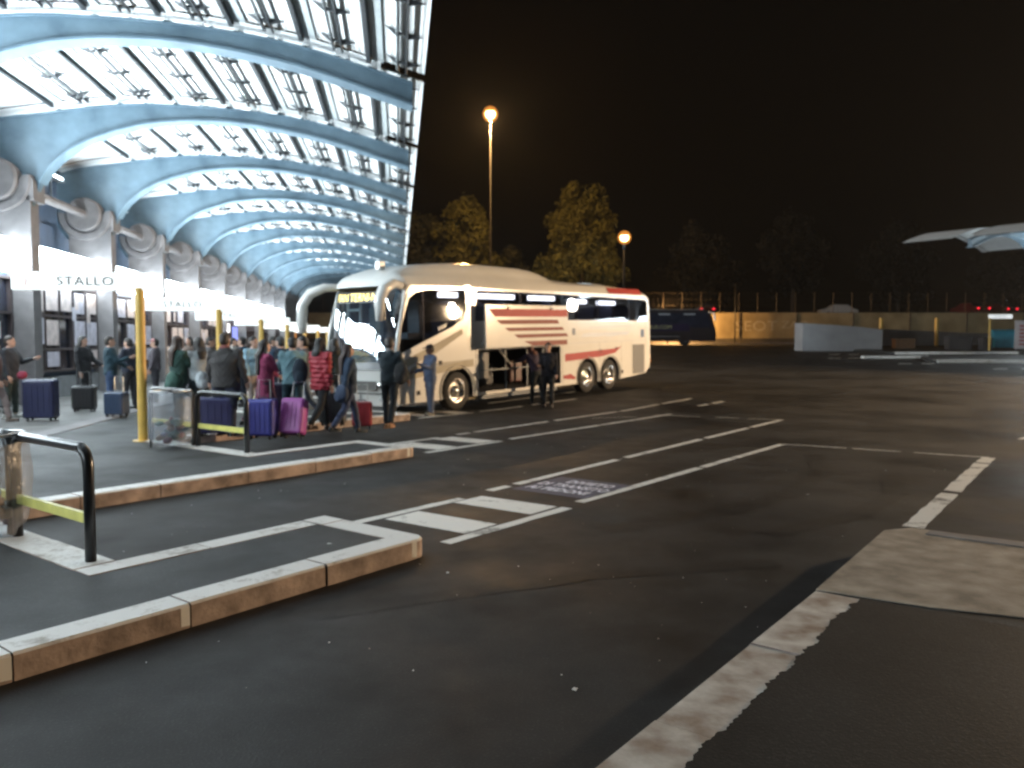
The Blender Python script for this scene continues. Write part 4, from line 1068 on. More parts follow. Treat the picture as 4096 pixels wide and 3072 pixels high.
# ------------------------------------------------------------------ right-hand platform and its things
def right_side():
    P = MB(); q = [(27.3, 57.0), (36.5, 57.6), (60, 60), (60, 72), (33, 72), (26.5, 62)]
    me = flat_poly('platform', q, [], .16, M['plat'])
    for v in me.vertices: v.co.z += G(v.co.x, v.co.y)+.06
    tag(obj_from(me, 'platform'), kind='structure')
    q2 = [(23.8, 45.3), (27.2, 45.5), (44, 38), (47, 46), (33, 52.6), (26, 50.9)]
    me = flat_poly('platform', q2, [], .16, M['plat'])
    for v in me.vertices: v.co.z += G(v.co.x, v.co.y)+.06
    tag(obj_from(me, 'platform'), kind='structure')
    mk = MB()
    def dash(x0, x1, y, d=.55):
        vs = [(x0, y, 0), (x1, y, 0), (x1+.35, y+d, 0), (x0+.35, y+d, 0)]; mk.add([(a, b, G(a, b)+.006) for a, b, c in vs], [(0, 1, 2, 3)])
    for x0, x1, y in ((22.2, 23.0, 56.2), (23.6, 24.4, 56.2), (19.9, 20.7, 50.4), (21.1, 21.9, 50.4), (21.2, 21.95, 43.9), (22.5, 23.2, 43.9), (23.5, 24.2, 39), (24.9, 25.7, 39)): dash(x0, x1, y)
    tag(mk.build('road_marking', M['zebra']), kind='structure')
    k = MB()
    for (x0, y0, x1, y1) in ((22.2, 50.3, 26.4, 50.6), (24.1, 45.2, 27.2, 45.4), (27.3, 56.9, 36.5, 57.5), (27.2, 45.4, 44, 37.8)):
        n = 6
        for i in range(n):
            a = Vector((x0, y0)).lerp((x1, y1), i/n); b = Vector((x0, y0)).lerp((x1, y1), (i+1)/n-.004)
            za, zb = G(*a)+.0, G(*b)+.0; w = .5
            k.add([(a.x, a.y, za), (b.x, b.y, zb), (b.x, b.y+w, zb), (a.x, a.y+w, za), (a.x, a.y, za+.17), (b.x, b.y, zb+.17), (b.x, b.y+w, zb+.17), (a.x, a.y+w, za+.17)], [(4, 5, 6, 7), (0, 1, 5, 4), (1, 2, 6, 5), (2, 3, 7, 6), (3, 0, 4, 7)])
    tag(k.build('kerb', M['kerbtop']), kind='structure')
    # curved parapet: front face, rounded nose, long wall running back to the right
    path = [(29.3, 63.4), (27.5, 63.4), (25.5, 63.35), (23.9, 63.4), (23.2, 63.7), (22.9, 64.4), (23.4, 65.3), (24.6, 66.4), (27, 68.6), (30, 71), (34, 74), (39, 77), (44, 79.5), (50, 82)]
    hs = [1.75, 1.95, 2.1, 2.2, 2.25, 2.25, 2.22, 2.18, 2.05, 1.9, 1.7, 1.5, 1.3, 1.1]
    pp = MB(); n = len(path); vs = []
    for i, (x, y) in enumerate(path):
        d = (Vector(path[min(i+1, n-1)])-Vector(path[max(i-1, 0)])).normalized(); nn = Vector((-d.y, d.x))*.14
        z = G(x, y)-.05
        for s in (-1, 1):
            vs += [(x+nn.x*s, y+nn.y*s, z), (x+nn.x*s, y+nn.y*s, z+hs[i])]
    for i in range(n-1):
        a = i*4; b = a+4
        pp.add(vs, [(a, b, b+1, a+1), (a+3, b+3, b+2, a+2), (a+1, b+1, b+3, a+3)])
    pp.add(vs, [(0, 1, 3, 2)])
    o = pp.build('parapet', M['parapet'], auto=True); tag(o, 'pale curved concrete parapet with a rounded end across the yard', 'parapet')
    for x, y, lab in ((33.2, 72, 'plain yellow post behind the parapet, nearer the rounded end'), (38.2, 72, 'plain yellow post behind the parapet, nearer the far bay sign')):
        p = MB(); p.tube([(0, 0, 0), (0, 0, 2.65)], .16, 10); o = p.build('yellow_post', M['yellow'], auto=True); o.location = (x, y, G(x, y)); tag(o, lab, 'post', 'plain yellow posts')
    # recycling bin
    o = empty('recycling_bin', (38.7, 63.0, G(38.7, 63)+.15), R(-10)); tag(o, 'teal recycling bin beside the far bay sign post', 'bin')
    b = MB(); pr = [(-.78, 0), (.78, 0), (.86, .95), (-.86, .95)]
    b.add([(x, -.5, z+.12) for x, z in pr]+[(x, .5, z+.12) for x, z in pr], [(0, 1, 2, 3), (7, 6, 5, 4), (1, 5, 6, 2), (0, 3, 7, 4), (0, 4, 5, 1), (3, 2, 6, 7)]); b.build('bin_body', M['teal'], o, bevel=.05)
    l = MB(); T = Matrix.Translation((0, 0, 1.06)) @ Matrix.Rotation(R(90), 4, 'Y'); l.lathe([(0, -.88), (.5, -.88), (.5, .88), (0, .88)], 16, 0, T, math.pi/2, 3*math.pi/2); l.build('lid', M['teal'], o)
    for x in (-.6, .6):
        w = MB(); w.ell((x, -.3, .08), (.05, .08, .08)); w.build('castor', M['rubber'], o)
    o = empty('notice_board', (37.9, 59.2, G(37.9, 59.2)+.1), R(-6)); tag(o, 'pale notice board with red printed bands at the right edge', 'notice board')
    b = MB(); b.box((0, 0, 1.25), (1.3, .12, 2.1)); b.build('board_panel', M['board'], o, bevel=.02)
    b = MB()
    for q in range(6): b.box((.08, -.066, .55+q*.27), (.9, .01, .15))
    b.build('printed_bands', M['boardred'], o)
    for x in (-.55, .55):
        p = MB(); p.box((x, 0, .1), (.1, .1, .3)); p.build('foot', M['dark_steel'], o)
    for i, (x, y, w, h, lab, c) in enumerate(((31.6, 64.5, 1.6, .8, 'rusty brown planter trough in front of the long parapet', (.2, .11, .06)), (34.6, 62, 1.8, 1.0, 'wide dark bench box on the far platform', (.04, .04, .045)), (36.1, 61, .7, .95, 'narrow dark litter bin on the far platform', (.03, .03, .035)))):
        o = empty(['planter_trough', 'bench_box', 'litter_bin'][i], (x, y, G(x, y)+.13)); tag(o, lab, ['planter', 'bench', 'litter bin'][i])
        m1 = mat('street_box_%d' % i, c, .7, 0, .2, 4)
        b = MB(); b.box((0, 0, h/2), (w, .7, h-.06)); b.build('box_body', m1, o, bevel=.03)
        b = MB(); b.box((0, 0, h-.01), (w+.1, .8, .07)); b.build('rim', m1, o)
right_side()

# grit and crumbs on the tarmac
gm = MB(); r9 = random.Random(99)
for q in range(150):
    b = r9.uniform(2.2, 13); w = r9.uniform(-9, -1.7)
    X, Y = BWp(b, w); z = G(X, Y)+.002
    if any(WN[i]-1.5 < w < WN[i]+.1 and b < RT[i]+2.1 for i in (1, 2, 3)) or (w < WN[1] and b < RT[1]) or (w < WN[2] and b < RT[2]): continue
    k = r9.uniform(.003, .008)*(1.7 if r9.random() < .05 else 1); T = Matrix.Translation((X, Y, z+k*.3)) @ Matrix.Rotation(r9.uniform(0, 6), 4, 'Z')
    gm.ell((0, 0, 0), (k, k*r9.uniform(.5, 1), k*.5), 0 if r9.random() < .6 else 1, 6, 4, T)
tag(gm.build('gravel', [M['scrap'], M['slab']]), kind='stuff')
# small litter
for i, (b, w, z, lab) in enumerate(((4.2, -5.1, .152, 'small paper scrap on the nearest platform finger'), (3.4, -2.2, .004, 'white paper scrap on the dark road near the kerb'), (9.5, -2.9, .004, 'paper scrap lying on the empty bay'), (9.2, -7.9, .004, 'bent paper strip on the road before the zebra blocks'))):
    m_ = MB(); m_.add([(-.02, -.01, 0), (.014, -.014, .003), (.024, .01, 0), (-.014, .014, .004), (0, 0, .005)], [(0, 1, 4), (1, 2, 4), (2, 3, 4), (3, 0, 4)])
    o = m_.build('paper_scrap', M['scrap']); o.location = (*BWp(b, w), z+.002); o.rotation_euler = (0, 0, i*1.3); tag(o, lab, 'litter', 'scraps of paper on the ground')

# ------------------------------------------------------------------ people
import numpy as np
def folds(me, amt, seed):
    n = len(me.vertices); co = np.empty(n*3, 'f'); nr = np.empty(n*3, 'f')
    me.vertices.foreach_get('co', co); me.vertices.foreach_get('normal', nr); co = co.reshape(-1, 3); nr = nr.reshape(-1, 3)
    x, y, z = co.T
    f = .6*np.sin(31*z+4*np.sin(8*x+seed)+3*np.sin(10*y+2*seed))+.5*np.sin(57*z+5*np.sin(16*x+1.3*seed)+4*np.sin(13*y-seed))+.4*np.sin(24*x+19*y+9*np.sin(6*z+seed))
    me.vertices.foreach_set('co', (co+nr*(amt*.8*f)[:, None]).ravel().astype('f')); me.update()
def adir(fwd, out, side): return Vector((side*math.sin(out), math.sin(fwd)*math.cos(out), -math.cos(fwd)*math.cos(out)))
def person(X, Y, z0, rz, label, H=1.72, skin=0, hair=(.02, .015, .012), hairlen=0, jacket=(.05, .05, .06), jlen=.0, trousers=(.03, .035, .05), shoes=(.03, .03, .03),
           width=1.0, lean=0, legs=((0, 0), (0, 0)), arms=((8, 8, 15), (8, 8, 15)), cap=None, puff=False, skirt=False, short=False, headturn=0, nod=0, scarf=None, shirt=None):
    k = H/1.72; ln = R(lean)
    hipz = .92
    def up(p):   # lean the upper body about the hips
        v = Vector(p)-Vector((0, 0, hipz)); return Vector((0, 0, hipz))+Matrix.Rotation(-ln, 3, 'X') @ v
    W = width
    body = MB(); jk = MB(); tr = MB()
    torso = [((0, 0, .90), (.155*W, .115*W)), ((0, .005, 1.02), (.145*W, .11*W)), ((0, .012, 1.12), (.145*W, .112*W)), ((0, .01, 1.26), (.165*W, .118*W)), ((0, -.005, 1.38), (.165*W, .105)), ((0, -.015, 1.45), (.095, .075)), ((0, -.008, 1.50), (.056, .058)), ((0, .004, 1.56), (.054, .056))]
    body.tube([up(p) for p, r_ in torso], [r_ for p, r_ in torso], 16)
    hc = up((0, .012, 1.615)); HR = Matrix.Translation(hc) @ Matrix.Rotation(R(headturn), 4, 'Z') @ Matrix.Rotation(-R(nod)-ln*.5, 4, 'X')
    body.ell((0, -.008, .025), (.077, .097, .098), 0, 18, 12, HR); body.ell((0, .022, -.045), (.058, .068, .072), 0, 14, 8, HR)
    body.ell((0, .096, -.022), (.013, .022, .024), 0, 8, 6, HR); body.ell((0, .078, -.085), (.028, .022, .02), 0, 8, 6, HR)
    for s in (-1, 1): body.ell((s*.078, -.008, -.012), (.012, .022, .032), 0, 8, 6, HR)
    tw = 1.16 if not puff else 1.3
    jb = .90-jlen
    jt = [((0, 0, jb), (.172*W*tw*(1.12 if jlen > .12 else .98), .13*W*tw)), ((0, .003, min(1.02, jb+.12)), (.16*W*tw, .125*W*tw)), ((0, .012, 1.12), (.158*W*tw, .124*W*tw)), ((0, .01, 1.26), (.178*W*tw, .13*W*tw)), ((0, -.005, 1.385), (.178*W*tw*.97, .115*tw)), ((0, -.015, 1.452), (.11*tw, .086*tw)), ((0, -.01, 1.492), (.075*tw, .075*tw))]
    jk.tube([up(p) for p, r_ in jt], [r_ for p, r_ in jt], 18)
    hands = []
    for side, (fw, out_, el) in zip((-1, 1), arms):
        sh = up((side*.178*W, -.01, 1.405)); d1 = adir(R(fw)+ln*.3, R(out_), side); e = sh+d1*.285
        d2 = adir(R(fw+el)+ln*.3, R(out_*.4), side); w = e+d2*.25
        body.tube([sh-d1*.02, sh+d1*.12, e, e+d2*.09, w, w+d2*.03], [.052, .048, .039, .039, .027, .025], 12)
        jk.ell(tuple(sh), (.072*tw, .066*tw, .072*tw), 0, 12, 8)
        je = .9 if not short else .0
        if short: jk.tube([sh, sh+d1*.1, sh+d1*.19], [.068*tw, .062*tw, .058*tw], 12)
        else: jk.tube([sh, sh+d1*.14, e, e+d2*.1, w+d2*.0], [.066*tw, .058*tw, .05*tw, .047*tw, .038*tw], 12)
        hands.append((w, d2, side))
    for side, (fw, kn) in zip((-1, 1), legs):
        hp = Vector((side*.088*W, 0, .90)); d1 = adir(R(fw), R(2), side); kp = hp+d1*.42; d2 = adir(R(fw-kn), R(0), side); ak = kp+d2*.41
        body.tube([hp+Vector((0, 0, .03)), hp+d1*.1, hp+d1*.25, kp, kp+d2*.1, kp+d2*.2, ak], [.085*W, .082*W, .066, .052, .054, .046, .034], 14)
        if skirt:
            pass
        tr.tube([hp+Vector((0, 0, .06)), hp+d1*.1, hp+d1*.25, kp, kp+d2*.16, ak-d2*.01], [.105*W, .098*W, .08*W, .068, .064, .055], 14)
        sh_ = MB(); a = ak+Vector((0, 0, 0))
        fz = a.z-.075
        sh_.ell((a.x, a.y-.015, fz+.045), (.042, .055, .052), 0, 10, 7); sh_.ell((a.x, a.y+.085, fz+.036), (.046, .10, .036), 0, 12, 7); sh_.box((a.x, a.y+.05, fz+.008), (.082, .24, .02))
        hands.append(sh_)
    tr.tube([(0, 0, .84), (0, 0, .93), (0, 0, 1.02)], [(.165*W, .125*W), (.165*W, .125*W), (.15*W, .118*W)], 16)
    if skirt: tr.tube([(0, 0, 1.0), (0, 0, .8), (0, .02, .5)], [(.16*W, .12*W), (.2*W, .17*W), (.23*W, .21*W)], 18)
    # lowest shoe rests on the ground
    shoes_ = [h for h in hands if isinstance(h, MB)]; hs = [h for h in hands if not isinstance(h, MB)]
    drop = min(min(v[2] for v in s_.v) for s_ in shoes_)
    me = remesh(body, .0125, 2)
    bm = bmesh.new(); bm.from_mesh(me)
    extra = MB()
    for w, d, side in hs:      # palm, four fingers and a thumb, slightly curled
        f = Vector((0, 1, 0)); f = (f-d*f.dot(d)).normalized(); sd = d.cross(f)
        extra.tube([w-d*.01, w+d*.03, w+d*.085], [(.026, .018), (.036, .02), (.034, .016)], 8)
        for q in range(4):
            b0 = w+d*.08+f*(.024-.016*q); c = -sd*side*.012; ln_ = (.062, .072, .068, .052)[q]
            extra.tube([b0, b0+d*ln_*.5+c*.4, b0+d*ln_*.95+c*1.9], [.009, .008, .006], 6)
        b0 = w+d*.03+f*.028; extra.tube([b0, b0+d*.03+f*.02, b0+d*.065+f*.02-sd*side*.012], [.012, .0105, .008], 6)
    for s in (-1, 1): extra.ell((s*.031, .083, .0), (.012, .008, .008), 1, 8, 5, HR)
    extra.ell((0, .089, -.062), (.024, .009, .006), 2, 8, 5, HR)
    if hair:
        for s in (-1, 1): extra.ell((s*.032, .087, .019), (.018, .007, .004), 3, 8, 4, HR)
    em = extra.mesh('x', [M['black']]*4, True); bm.from_mesh(em)
    bm.to_mesh(me); bm.free()
    hm = cloth(hair, .6) if hair else SKIN[skin]
    for m_ in (SKIN[skin], M['eye'], M['lip'], hm): me.materials.append(m_)
    me.name = 'person'
    o = obj_from(me, 'person'); o.location = (X, Y, z0-drop*k); o.rotation_euler = (0, 0, R(rz)); o.scale = (k, k, k)
    tag(o, label, 'person')
    jm = remesh(jk, .016, 3)
    if puff:
        for v in jm.vertices:
            v.co += v.normal*(.012*math.sin(v.co.z*2*math.pi/.085)+.004)
        jm.update()
    folds(jm, .009, rnd.random()*50)
    jm.materials.append(cloth(jacket, .55 if puff else .85)); obj_from(jm, 'jacket', o)
    if scarf:
        s_ = MB(); s_.tube([up((0, -.01, 1.43)), up((0, -.012, 1.47)), up((0, -.006, 1.53))], [(.12, .105), (.1, .095), (.075, .078)], 14)
        sm = remesh(s_, .014, 2); sm.materials.append(cloth(scarf)); obj_from(sm, 'scarf', o)
    tm = remesh(tr, .016, 3); folds(tm, .008, rnd.random()*50); tm.materials.append(cloth(trousers)); obj_from(tm, 'skirt' if skirt else 'trousers', o)
    for s_ in shoes_: s_.build('shoe', cloth(shoes, .5), o, True)
    if cap:
        c = MB(); c.ell((0, -.01, .035), (.088, .108, .098), 0, 18, 8, HR, .1, 1); c.ell((0, .12, .055), (.07, .07, .012), 0, 14, 4, HR); c.build('cap', cloth(cap), o, True)
    if hair:
        h = MB()
        h.ell((0, -.022, .038), (.087, .103, .098), 0, 18, 10, HR, -.05, 1); h.ell((0, -.045, -.005), (.082, .08, .09), 0, 16, 10, HR, -.9, 1)
        if hairlen > 0:
            h.tube([HR @ Vector((0, -.06, .03)), HR @ Vector((0, -.085, -.08)), up((0, -.135, 1.46)), up((0, -.15, 1.5-hairlen))], [(.08, .05), (.088, .05), (.1, .045), (.06, .025)], 14)
            for s in (-1, 1): h.tube([HR @ Vector((s*.06, -.01, .05)), HR @ Vector((s*.082, -.01, -.06)), up((s*.1, -.03, 1.47))], [.03, .033, .025], 8)
        hm_ = remesh(h, .012, 2); hm_.materials.append(hm); obj_from(hm_, 'hair', o)
    return o
def face(dx, dy): return math.degrees(math.atan2(-dx, dy))       # facing direction -> rz (front is +Y)
Wk = ((22, 12), (-16, 22)); Wk2 = ((-18, 25), (20, 10)); Sd = ((3, 2), (-3, 4))
HOLD = (35, 4, 75); DOWN = (4, 8, 12); BACKA = (-22, 8, 14); FWD = (30, 5, 30)
zp = .152
def SPc(px, d): return ((px-1106)/1725*d, d)
def pp(px, d, *a, z=zp, **kw):
    X, Y = SPc(px, d); return person(X, Y, z, *a, **kw)
navy = (.018, .024, .045); blk = (.012, .013, .017); teal = (.012, .045, .065)
pp(22, 17.2, face(1, .1), 'person in a dark coat with a red patched bag at the left edge', H=1.74, hair=(.03, .018, .012), jacket=(.02, .022, .03), jlen=.12, trousers=(.03, .045, .04), shoes=(.5, .5, .46), arms=(HOLD, DOWN), legs=Sd)
pp(-14, 16.2, face(1, .4), 'person in pale trousers half cut by the left edge', H=1.7, hair=(.02, .015, .01), jacket=(.05, .03, .035), trousers=(.42, .32, .3), shoes=(.2, .15, .12), legs=Wk)
pp(180, 19.4, face(1, -.15), 'person in a long black coat before the poster window', H=1.75, hair=(.03, .025, .022), jacket=blk, jlen=.36, trousers=blk, arms=(FWD, DOWN), legs=Sd, hairlen=.08)
pp(238, 18.3, face(.8, .4), 'person in a dark teal jacket and jeans left of the yellow post', H=1.74, skin=0, hair=(.03, .02, .014), jacket=teal, jlen=.03, trousers=(.04, .075, .16), arms=(FWD, HOLD), legs=Sd)
pp(278, 19.4, face(-1, .2), 'person in black right behind the yellow post', H=1.7, hair=(.02, .015, .012), jacket=navy, trousers=(.03, .03, .035), legs=Sd, arms=(HOLD, DOWN))
pp(335, 21.5, face(-1, -.3), 'person in a pinkish knit cap right of the yellow post', H=1.7, hair=(.02, .015, .012), cap=(.55, .25, .24), jacket=(.09, .075, .09), trousers=(.03, .03, .04))
pp(385, 14.9, face(.6, .8), 'woman with long brown hair in a dark green jacket', H=1.72, hair=(.06, .035, .025), hairlen=.32, jacket=(.012, .05, .04), jlen=.05, trousers=(.02, .04, .05), arms=(DOWN, HOLD), legs=Sd)
pp(430, 15.0, face(-.7, .7), 'woman in a pale grey top with a dark ponytail behind the rail', H=1.7, hair=(.025, .02, .018), hairlen=.18, jacket=(.46, .5, .52), jlen=-.02, trousers=(.015, .03, .04), arms=(HOLD, DOWN), legs=Sd)
pp(487, 13.9, face(.1, 1), 'broad person in a grey brown jacket seen from behind', H=1.77, width=1.3, skin=0, hair=(.05, .035, .025), jacket=(.055, .05, .05), jlen=.08, trousers=(.03, .035, .06), arms=((6, 14, 10), (6, 14, 10)), scarf=(.32, .1, .09), legs=Sd)
pp(523, 20.5, face(-1, 0), 'person in a dark blue top farther back in the crowd', H=1.74, hair=(.015, .012, .012), jacket=(.01, .05, .1), trousers=navy)
pp(548, 17.5, face(1, -.6), 'person in a light blue top behind the pink coat', H=1.72, hair=(.02, .015, .012), jacket=(.3, .5, .62), trousers=(.5, .4, .35), arms=(HOLD, DOWN))
pp(572, 14.9, face(.75, .6), 'woman in a magenta coat with long dark hair', H=1.68, hair=(.03, .022, .02), hairlen=.42, jacket=(.36, .05, .14), jlen=.3, trousers=(.09, .03, .07), arms=(FWD, HOLD), legs=Wk2, scarf=(.45, .5, .62))
pp(606, 17.0, face(-.8, .5), 'man in a dark peaked cap among the crowd', H=1.72, hair=(.02, .02, .02), cap=(.02, .025, .03), jacket=(.02, .05, .1), trousers=navy)
pp(632, 14.8, face(-.4, .9), 'man in a pale blue shirt under a dark teal jacket', H=1.74, hair=(.015, .012, .012), jacket=(.22, .4, .46), jlen=.02, trousers=(.015, .05, .07), arms=(HOLD, FWD), legs=Wk)
pp(655, 16.0, face(-1, -.2), 'dark haired man in a grey purple jacket by the red puffer', H=1.76, hair=(.015, .012, .01), jacket=(.1, .09, .11), trousers=(.2, .25, .32), legs=Wk2)
pp(693, 14.6, face(.55, .8), 'woman in a red quilted puffer jacket and black trousers', H=1.72, hair=(.012, .01, .01), hairlen=.1, jacket=(.42, .02, .04), puff=True, jlen=.1, trousers=blk, shoes=(.1, .06, .05), arms=((10, 12, 20), (-10, 10, 25)), legs=Wk)
pp(752, 14.2, face(.8, .5), 'long haired woman in a navy jacket and jeans pulling a red case', H=1.62, hair=(.05, .025, .022), hairlen=.35, jacket=(.02, .045, .09), jlen=.08, trousers=(.045, .06, .12), arms=(DOWN, BACKA), legs=Wk)
pp(842, 15.0, face(.2, 1), 'man in a dark T-shirt and tan boots before the coach front', H=1.7, skin=1, hair=(.025, .018, .015), jacket=(.015, .03, .04), jlen=.02, trousers=(.012, .02, .028), shoes=(.42, .2, .08), arms=(HOLD, (8, 18, 25)), legs=((8, 4), (-14, 12)), scarf=(.35, .33, .33))
X, Y = SPc(929, 19.35)
person(X, Y, .0, face(-.75, -.55), 'man in blue work clothes and a flat cap beside the coach', H=1.7, skin=2, hair=(.012, .01, .01), cap=(.02, .02, .024), jacket=(.12, .16, .27), jlen=.06, trousers=(.16, .2, .3), shoes=(.3, .27, .22), arms=(HOLD, (14, 8, 62)), legs=Sd, nod=6)
X, Y = SPc(1184, 21.7)
person(X, Y, .0, face(-.15, -1), 'man in a dark suit facing the camera beside the open luggage hold', H=1.74, skin=0, hair=(.02, .016, .014), jacket=(.014, .013, .022), jlen=.06, trousers=(.012, .012, .016), arms=(DOWN, (10, 6, 80)), legs=Sd)
X, Y = SPc(1160, 22.6)
person(X, Y, .01, face(-.65, .72), 'red haired person bending towards the open luggage hold', H=1.74, skin=0, hair=(.16, .05, .03), hairlen=.12, jacket=(.05, .03, .06), trousers=(.014, .02, .022), lean=24, arms=((55, 6, 20), (50, 6, 25)), legs=((10, 6), (-8, 6)))
for px, d, rz, lab, jc, tc, hl in ((300, 23, face(-1, .4), 'person in black seen just left of the yellow post, far back', (.02, .02, .03), navy, 0), (455, 20, face(1, .2), 'person with a backlit face deep in the crowd by the shop door', (.07, .065, .07), (.05, .05, .06), 0), (590, 22, face(1, 0), 'distant person in slate clothes near the blue screen', (.06, .07, .1), navy, 0), (722, 17.5, face(-.5, .8), 'dark haired person half hidden by the red puffer', (.02, .03, .03), (.02, .03, .04), .12), (640, 24, face(.3, -1), 'far person in grey facing the camera near the coach nose', (.14, .14, .15), (.04, .04, .05), 0), (410, 24, face(-.4, -1), 'far person in brown facing the camera by the posters', (.12, .08, .06), (.05, .05, .06), .1), (505, 25, face(.9, .3), 'far person in a pale coat by the shop front', (.4, .38, .36), (.04, .04, .05), 0)):
    pp(px, d, rz, lab, H=1.66+rnd.random()*.12, hair=(.02, .016, .014), hairlen=hl, jacket=jc, trousers=tc, legs=Sd)

# ------------------------------------------------------------------ luggage
def suitcase(X, Y, z0, rz, label, col, w=.46, d=.27, h=.66, tilt=0, handle=True):
    o = empty('suitcase', (X, Y, z0)); o.rotation_euler = (R(tilt), 0, R(rz)); tag(o, label, 'suitcase', 'wheeled suitcases on the platform')
    m_ = mat('case_%d' % len(bpy.data.materials), col, .4, 0, .12, 6)
    b = MB(); b.box((0, 0, .06+h/2), (w, d, h)); bo = b.build('shell', m_, o, bevel=.05); bo.modifiers[0].segments = 4
    r_ = MB()
    for q in range(5): r_.box((-w*.36+q*w*.18, -d/2-.003, .06+h*.5), (.022, .012, h*.78))
    r_.build('shell_ribs', m_, o, bevel=.005)
    for sx in (-1, 1):
        for sy in (-1, 1):
            wh = MB(); wh.tube([(sx*w*.36-.015, sy*d*.34, .035), (sx*w*.36+.015, sy*d*.34, .035)], .035, 10); wh.box((sx*w*.36, sy*d*.34, .062), (.04, .05, .04)); wh.build('castor', M['rubber'], o)
    if handle:
        t = MB(); t.tube([(-.1, d*.3, .06+h-.02), (-.1, d*.3, h+.38), (.1, d*.3, h+.38), (.1, d*.3, .06+h-.02)], .011, 8); t.build('pull_handle', M['alu'], o)
    g = MB(); g.tube([(-.08, 0, .06+h), (-.06, 0, .09+h), (.06, 0, .09+h), (.08, 0, .06+h)], .012, 6); g.build('grip', M['black'], o)
    return o
def sc(px, d, *a, z=zp, **kw):
    X, Y = SPc(px, d); return suitcase(X, Y, z, *a, **kw)
sc(86, 16.6, 8, 'large dark blue suitcase beside the person at the left edge', (.012, .014, .05), .62, .34, .80, handle=False)
sc(180, 18.8, 10, 'black suitcase in front of the long black coat', (.012, .012, .014), .5, .3, .55)
sc(250, 17.4, -8, 'denim blue suitcase at the feet of the teal jacket', (.02, .035, .07), .46, .3, .5)
sc(466, 13.9, 5, 'purple blue suitcase behind the yellow bar of the rail', (.03, .03, .10), .62, .3, .62)
sc(566, 13.5, -6, 'bright blue suitcase right of the hoop rail', (.035, .04, .25), .46, .3, .62, handle=True)
sc(628, 13.65, -8, 'magenta pink suitcase tilted beside the blue one', (.36, .075, .33), .42, .27, .62, tilt=-16)
sc(781, 15.0, 8, 'small red suitcase pulled by the long haired woman', (.36, .03, .04), .38, .22, .46)
sc(718, 15.6, 0, 'black trolley bag behind the red puffer', (.015, .016, .02), .5, .3, .62)
sc(612, 15.6, 15, 'tall dark navy suitcase behind the pink one', (.012, .014, .035), .5, .3, .78)
# luggage already in the hold and a few carried bags
BR = Matrix.Translation((-3.79, 19.69, -.03)) @ Matrix.Rotation(R(-38), 4, 'Z') @ Matrix.Rotation(R(1.35), 4, 'X')
for y, x, lab, c in ((4.2, .5, 'dark suitcase lying in the open luggage hold, nearer the front wheel', (.03, .03, .035)), (5.7, .4, 'maroon suitcase lying deep in the open luggage hold', (.09, .02, .02))):
    p = BR @ Vector((x, y, .44)); o = suitcase(p.x, p.y, p.z, -38+80, lab, c, .5, .28, .6, 0, False); o['group'] = 'cases in the luggage hold'
def bag(px, d, z, rz, label, col, dim, name='backpack', cat='backpack'):
    X, Y = SPc(px, d); o = empty(name, (X, Y, z), R(rz)); tag(o, label, cat)
    m_ = cloth(col); b = MB(); b.ell((0, 0, dim[2]/2), (dim[0]/2, dim[1]/2, dim[2]/2), 0, 14, 10); b.ell((0, -dim[1]*.36, dim[2]*.32), (dim[0]*.36, dim[1]*.3, dim[2]*.26), 0, 12, 8)
    me = remesh(b, .015, 2); me.materials.append(m_); obj_from(me, 'bag_body', o)
    s = MB()
    for q in (-1, 1): s.tube([(q*dim[0]*.25, dim[1]*.35, dim[2]*.15), (q*dim[0]*.28, dim[1]*.75, dim[2]*.55), (q*dim[0]*.22, dim[1]*.35, dim[2]*.95)], .014, 6)
    s.build('strap', m_, o, True); return o
bag(648, 14.62, 1.0, face(-.4, .9), 'dark backpack worn over the pale blue shirt', (.015, .03, .05), (.3, .2, .5))
bag(866, 14.75, 1.0, face(.2, 1), 'dark backpack at the shoulder of the man in tan boots', (.02, .02, .022), (.28, .2, .42))
bag(738, 14.0, .72, face(.8, .5), 'navy shoulder bag of the long haired woman', (.03, .05, .1), (.4, .2, .34), 'shoulder_bag', 'bag')
bag(372, 14.6, .86, face(.6, .8), 'dark green bag carried by the woman with brown hair', (.03, .09, .07), (.36, .22, .4), 'shoulder_bag', 'bag')
bag(46, 16.9, 1.0, 0, 'crimson pouch carried by the person at the left edge', (.3, .02, .06), (.2, .14, .18), 'pouch', 'bag')
bag(437, 14.6, .92, face(-.7, .7), 'pale white bag on the hip of the woman in grey', (.55, .6, .63), (.26, .18, .34), 'shoulder_bag', 'bag')

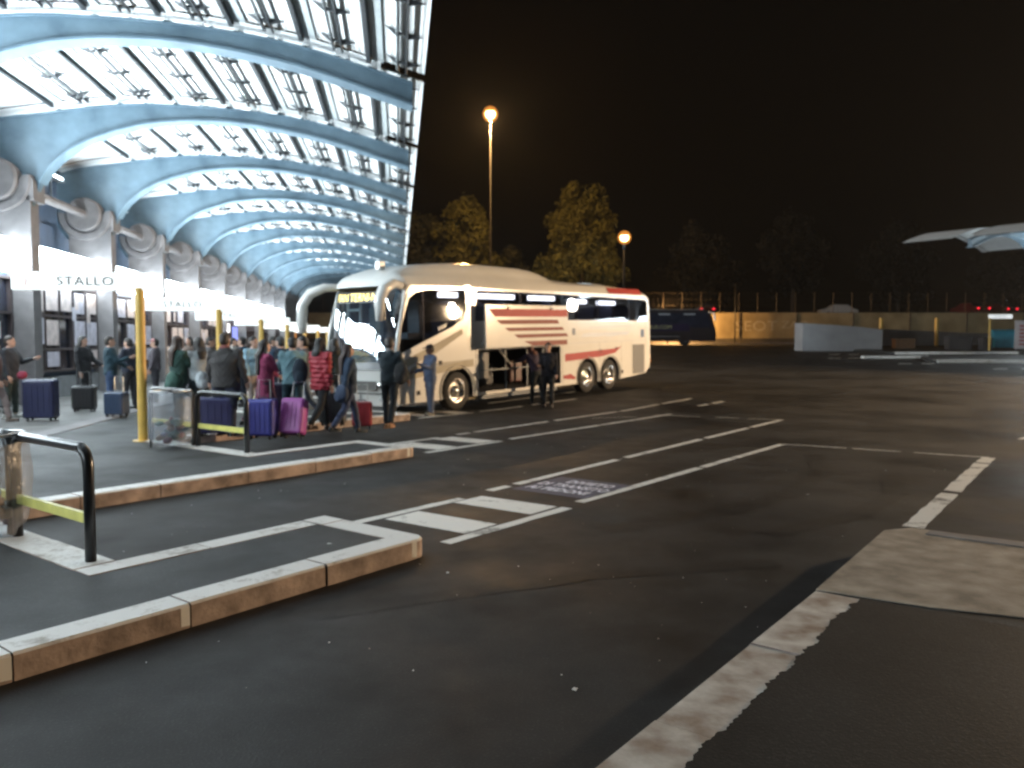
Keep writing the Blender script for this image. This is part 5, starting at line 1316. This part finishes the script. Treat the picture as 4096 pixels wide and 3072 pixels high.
# ------------------------------------------------------------------ camera, world, render
f_px = 1725/2212
cam = bpy.data.cameras.new('camera'); co = bpy.data.objects.new('camera', cam); COL.objects.link(co); scene.camera = co
cam.sensor_width = 36; cam.lens = 36*f_px; cam.clip_end = 2000; cam.clip_start = .05
co.location = (0, 0, 1.8); co.rotation_euler = (R(90)-math.atan((829.5-738)/1725), 0, 0)
cam.dof.use_dof = True; cam.dof.focus_distance = 2.5; cam.dof.aperture_fstop = 3.5; cam.dof.aperture_blades = 0

w = bpy.data.worlds.new('World'); scene.world = w; w.use_nodes = True
nt = w.node_tree; N = nt.nodes; L = nt.links; bg = N['Background']
sky = N.new('ShaderNodeTexSky'); sky.sky_type = 'NISHITA'; sky.sun_disc = False; sky.sun_elevation = R(-4); sky.sun_rotation = R(200)
bg.inputs['Strength'].default_value = .05; L.new(sky.outputs['Color'], bg.inputs['Color'])
bg2 = N.new('ShaderNodeBackground'); bg2.inputs['Color'].default_value = (1, .72, .45, 1); bg2.inputs['Strength'].default_value = .0015
ad = N.new('ShaderNodeAddShader'); L.new(bg.outputs[0], ad.inputs[0]); L.new(bg2.outputs[0], ad.inputs[1]); L.new(ad.outputs[0], N['World Output'].inputs['Surface'])

vs_ = scene.view_settings; scene.display_settings.display_device = 'sRGB'
vs_.view_transform = 'Standard'; vs_.look = 'None'; vs_.exposure = 0; vs_.gamma = 1
c = scene.cycles
c.use_denoising = True; c.max_bounces = 6; c.diffuse_bounces = 3; c.glossy_bounces = 3; c.transparent_max_bounces = 12; c.sample_clamp_indirect = 4; c.caustics_reflective = False; c.caustics_refractive = False
c.filter_width = 2.2

HAZE = .00015  # thin air volume added to give the lamps a halo
if HAZE:
    hb = MB(); hb.box((60, 90, 18), (1100, 900, 42)); ho = hb.build('haze', M['road']); tag(ho, kind='stuff')
    hm = bpy.data.materials.new('lamp_halo_haze'); hm.use_nodes = True; nt = hm.node_tree
    for n in list(nt.nodes): nt.nodes.remove(n)
    o_ = nt.nodes.new('ShaderNodeOutputMaterial'); pv = nt.nodes.new('ShaderNodeVolumePrincipled')
    pv.inputs['Color'].default_value = (.9, .9, .9, 1); pv.inputs['Density'].default_value = HAZE; pv.inputs['Anisotropy'].default_value = .6
    nt.links.new(pv.outputs[0], o_.inputs['Volume']); ho.data.materials.clear(); ho.data.materials.append(hm)
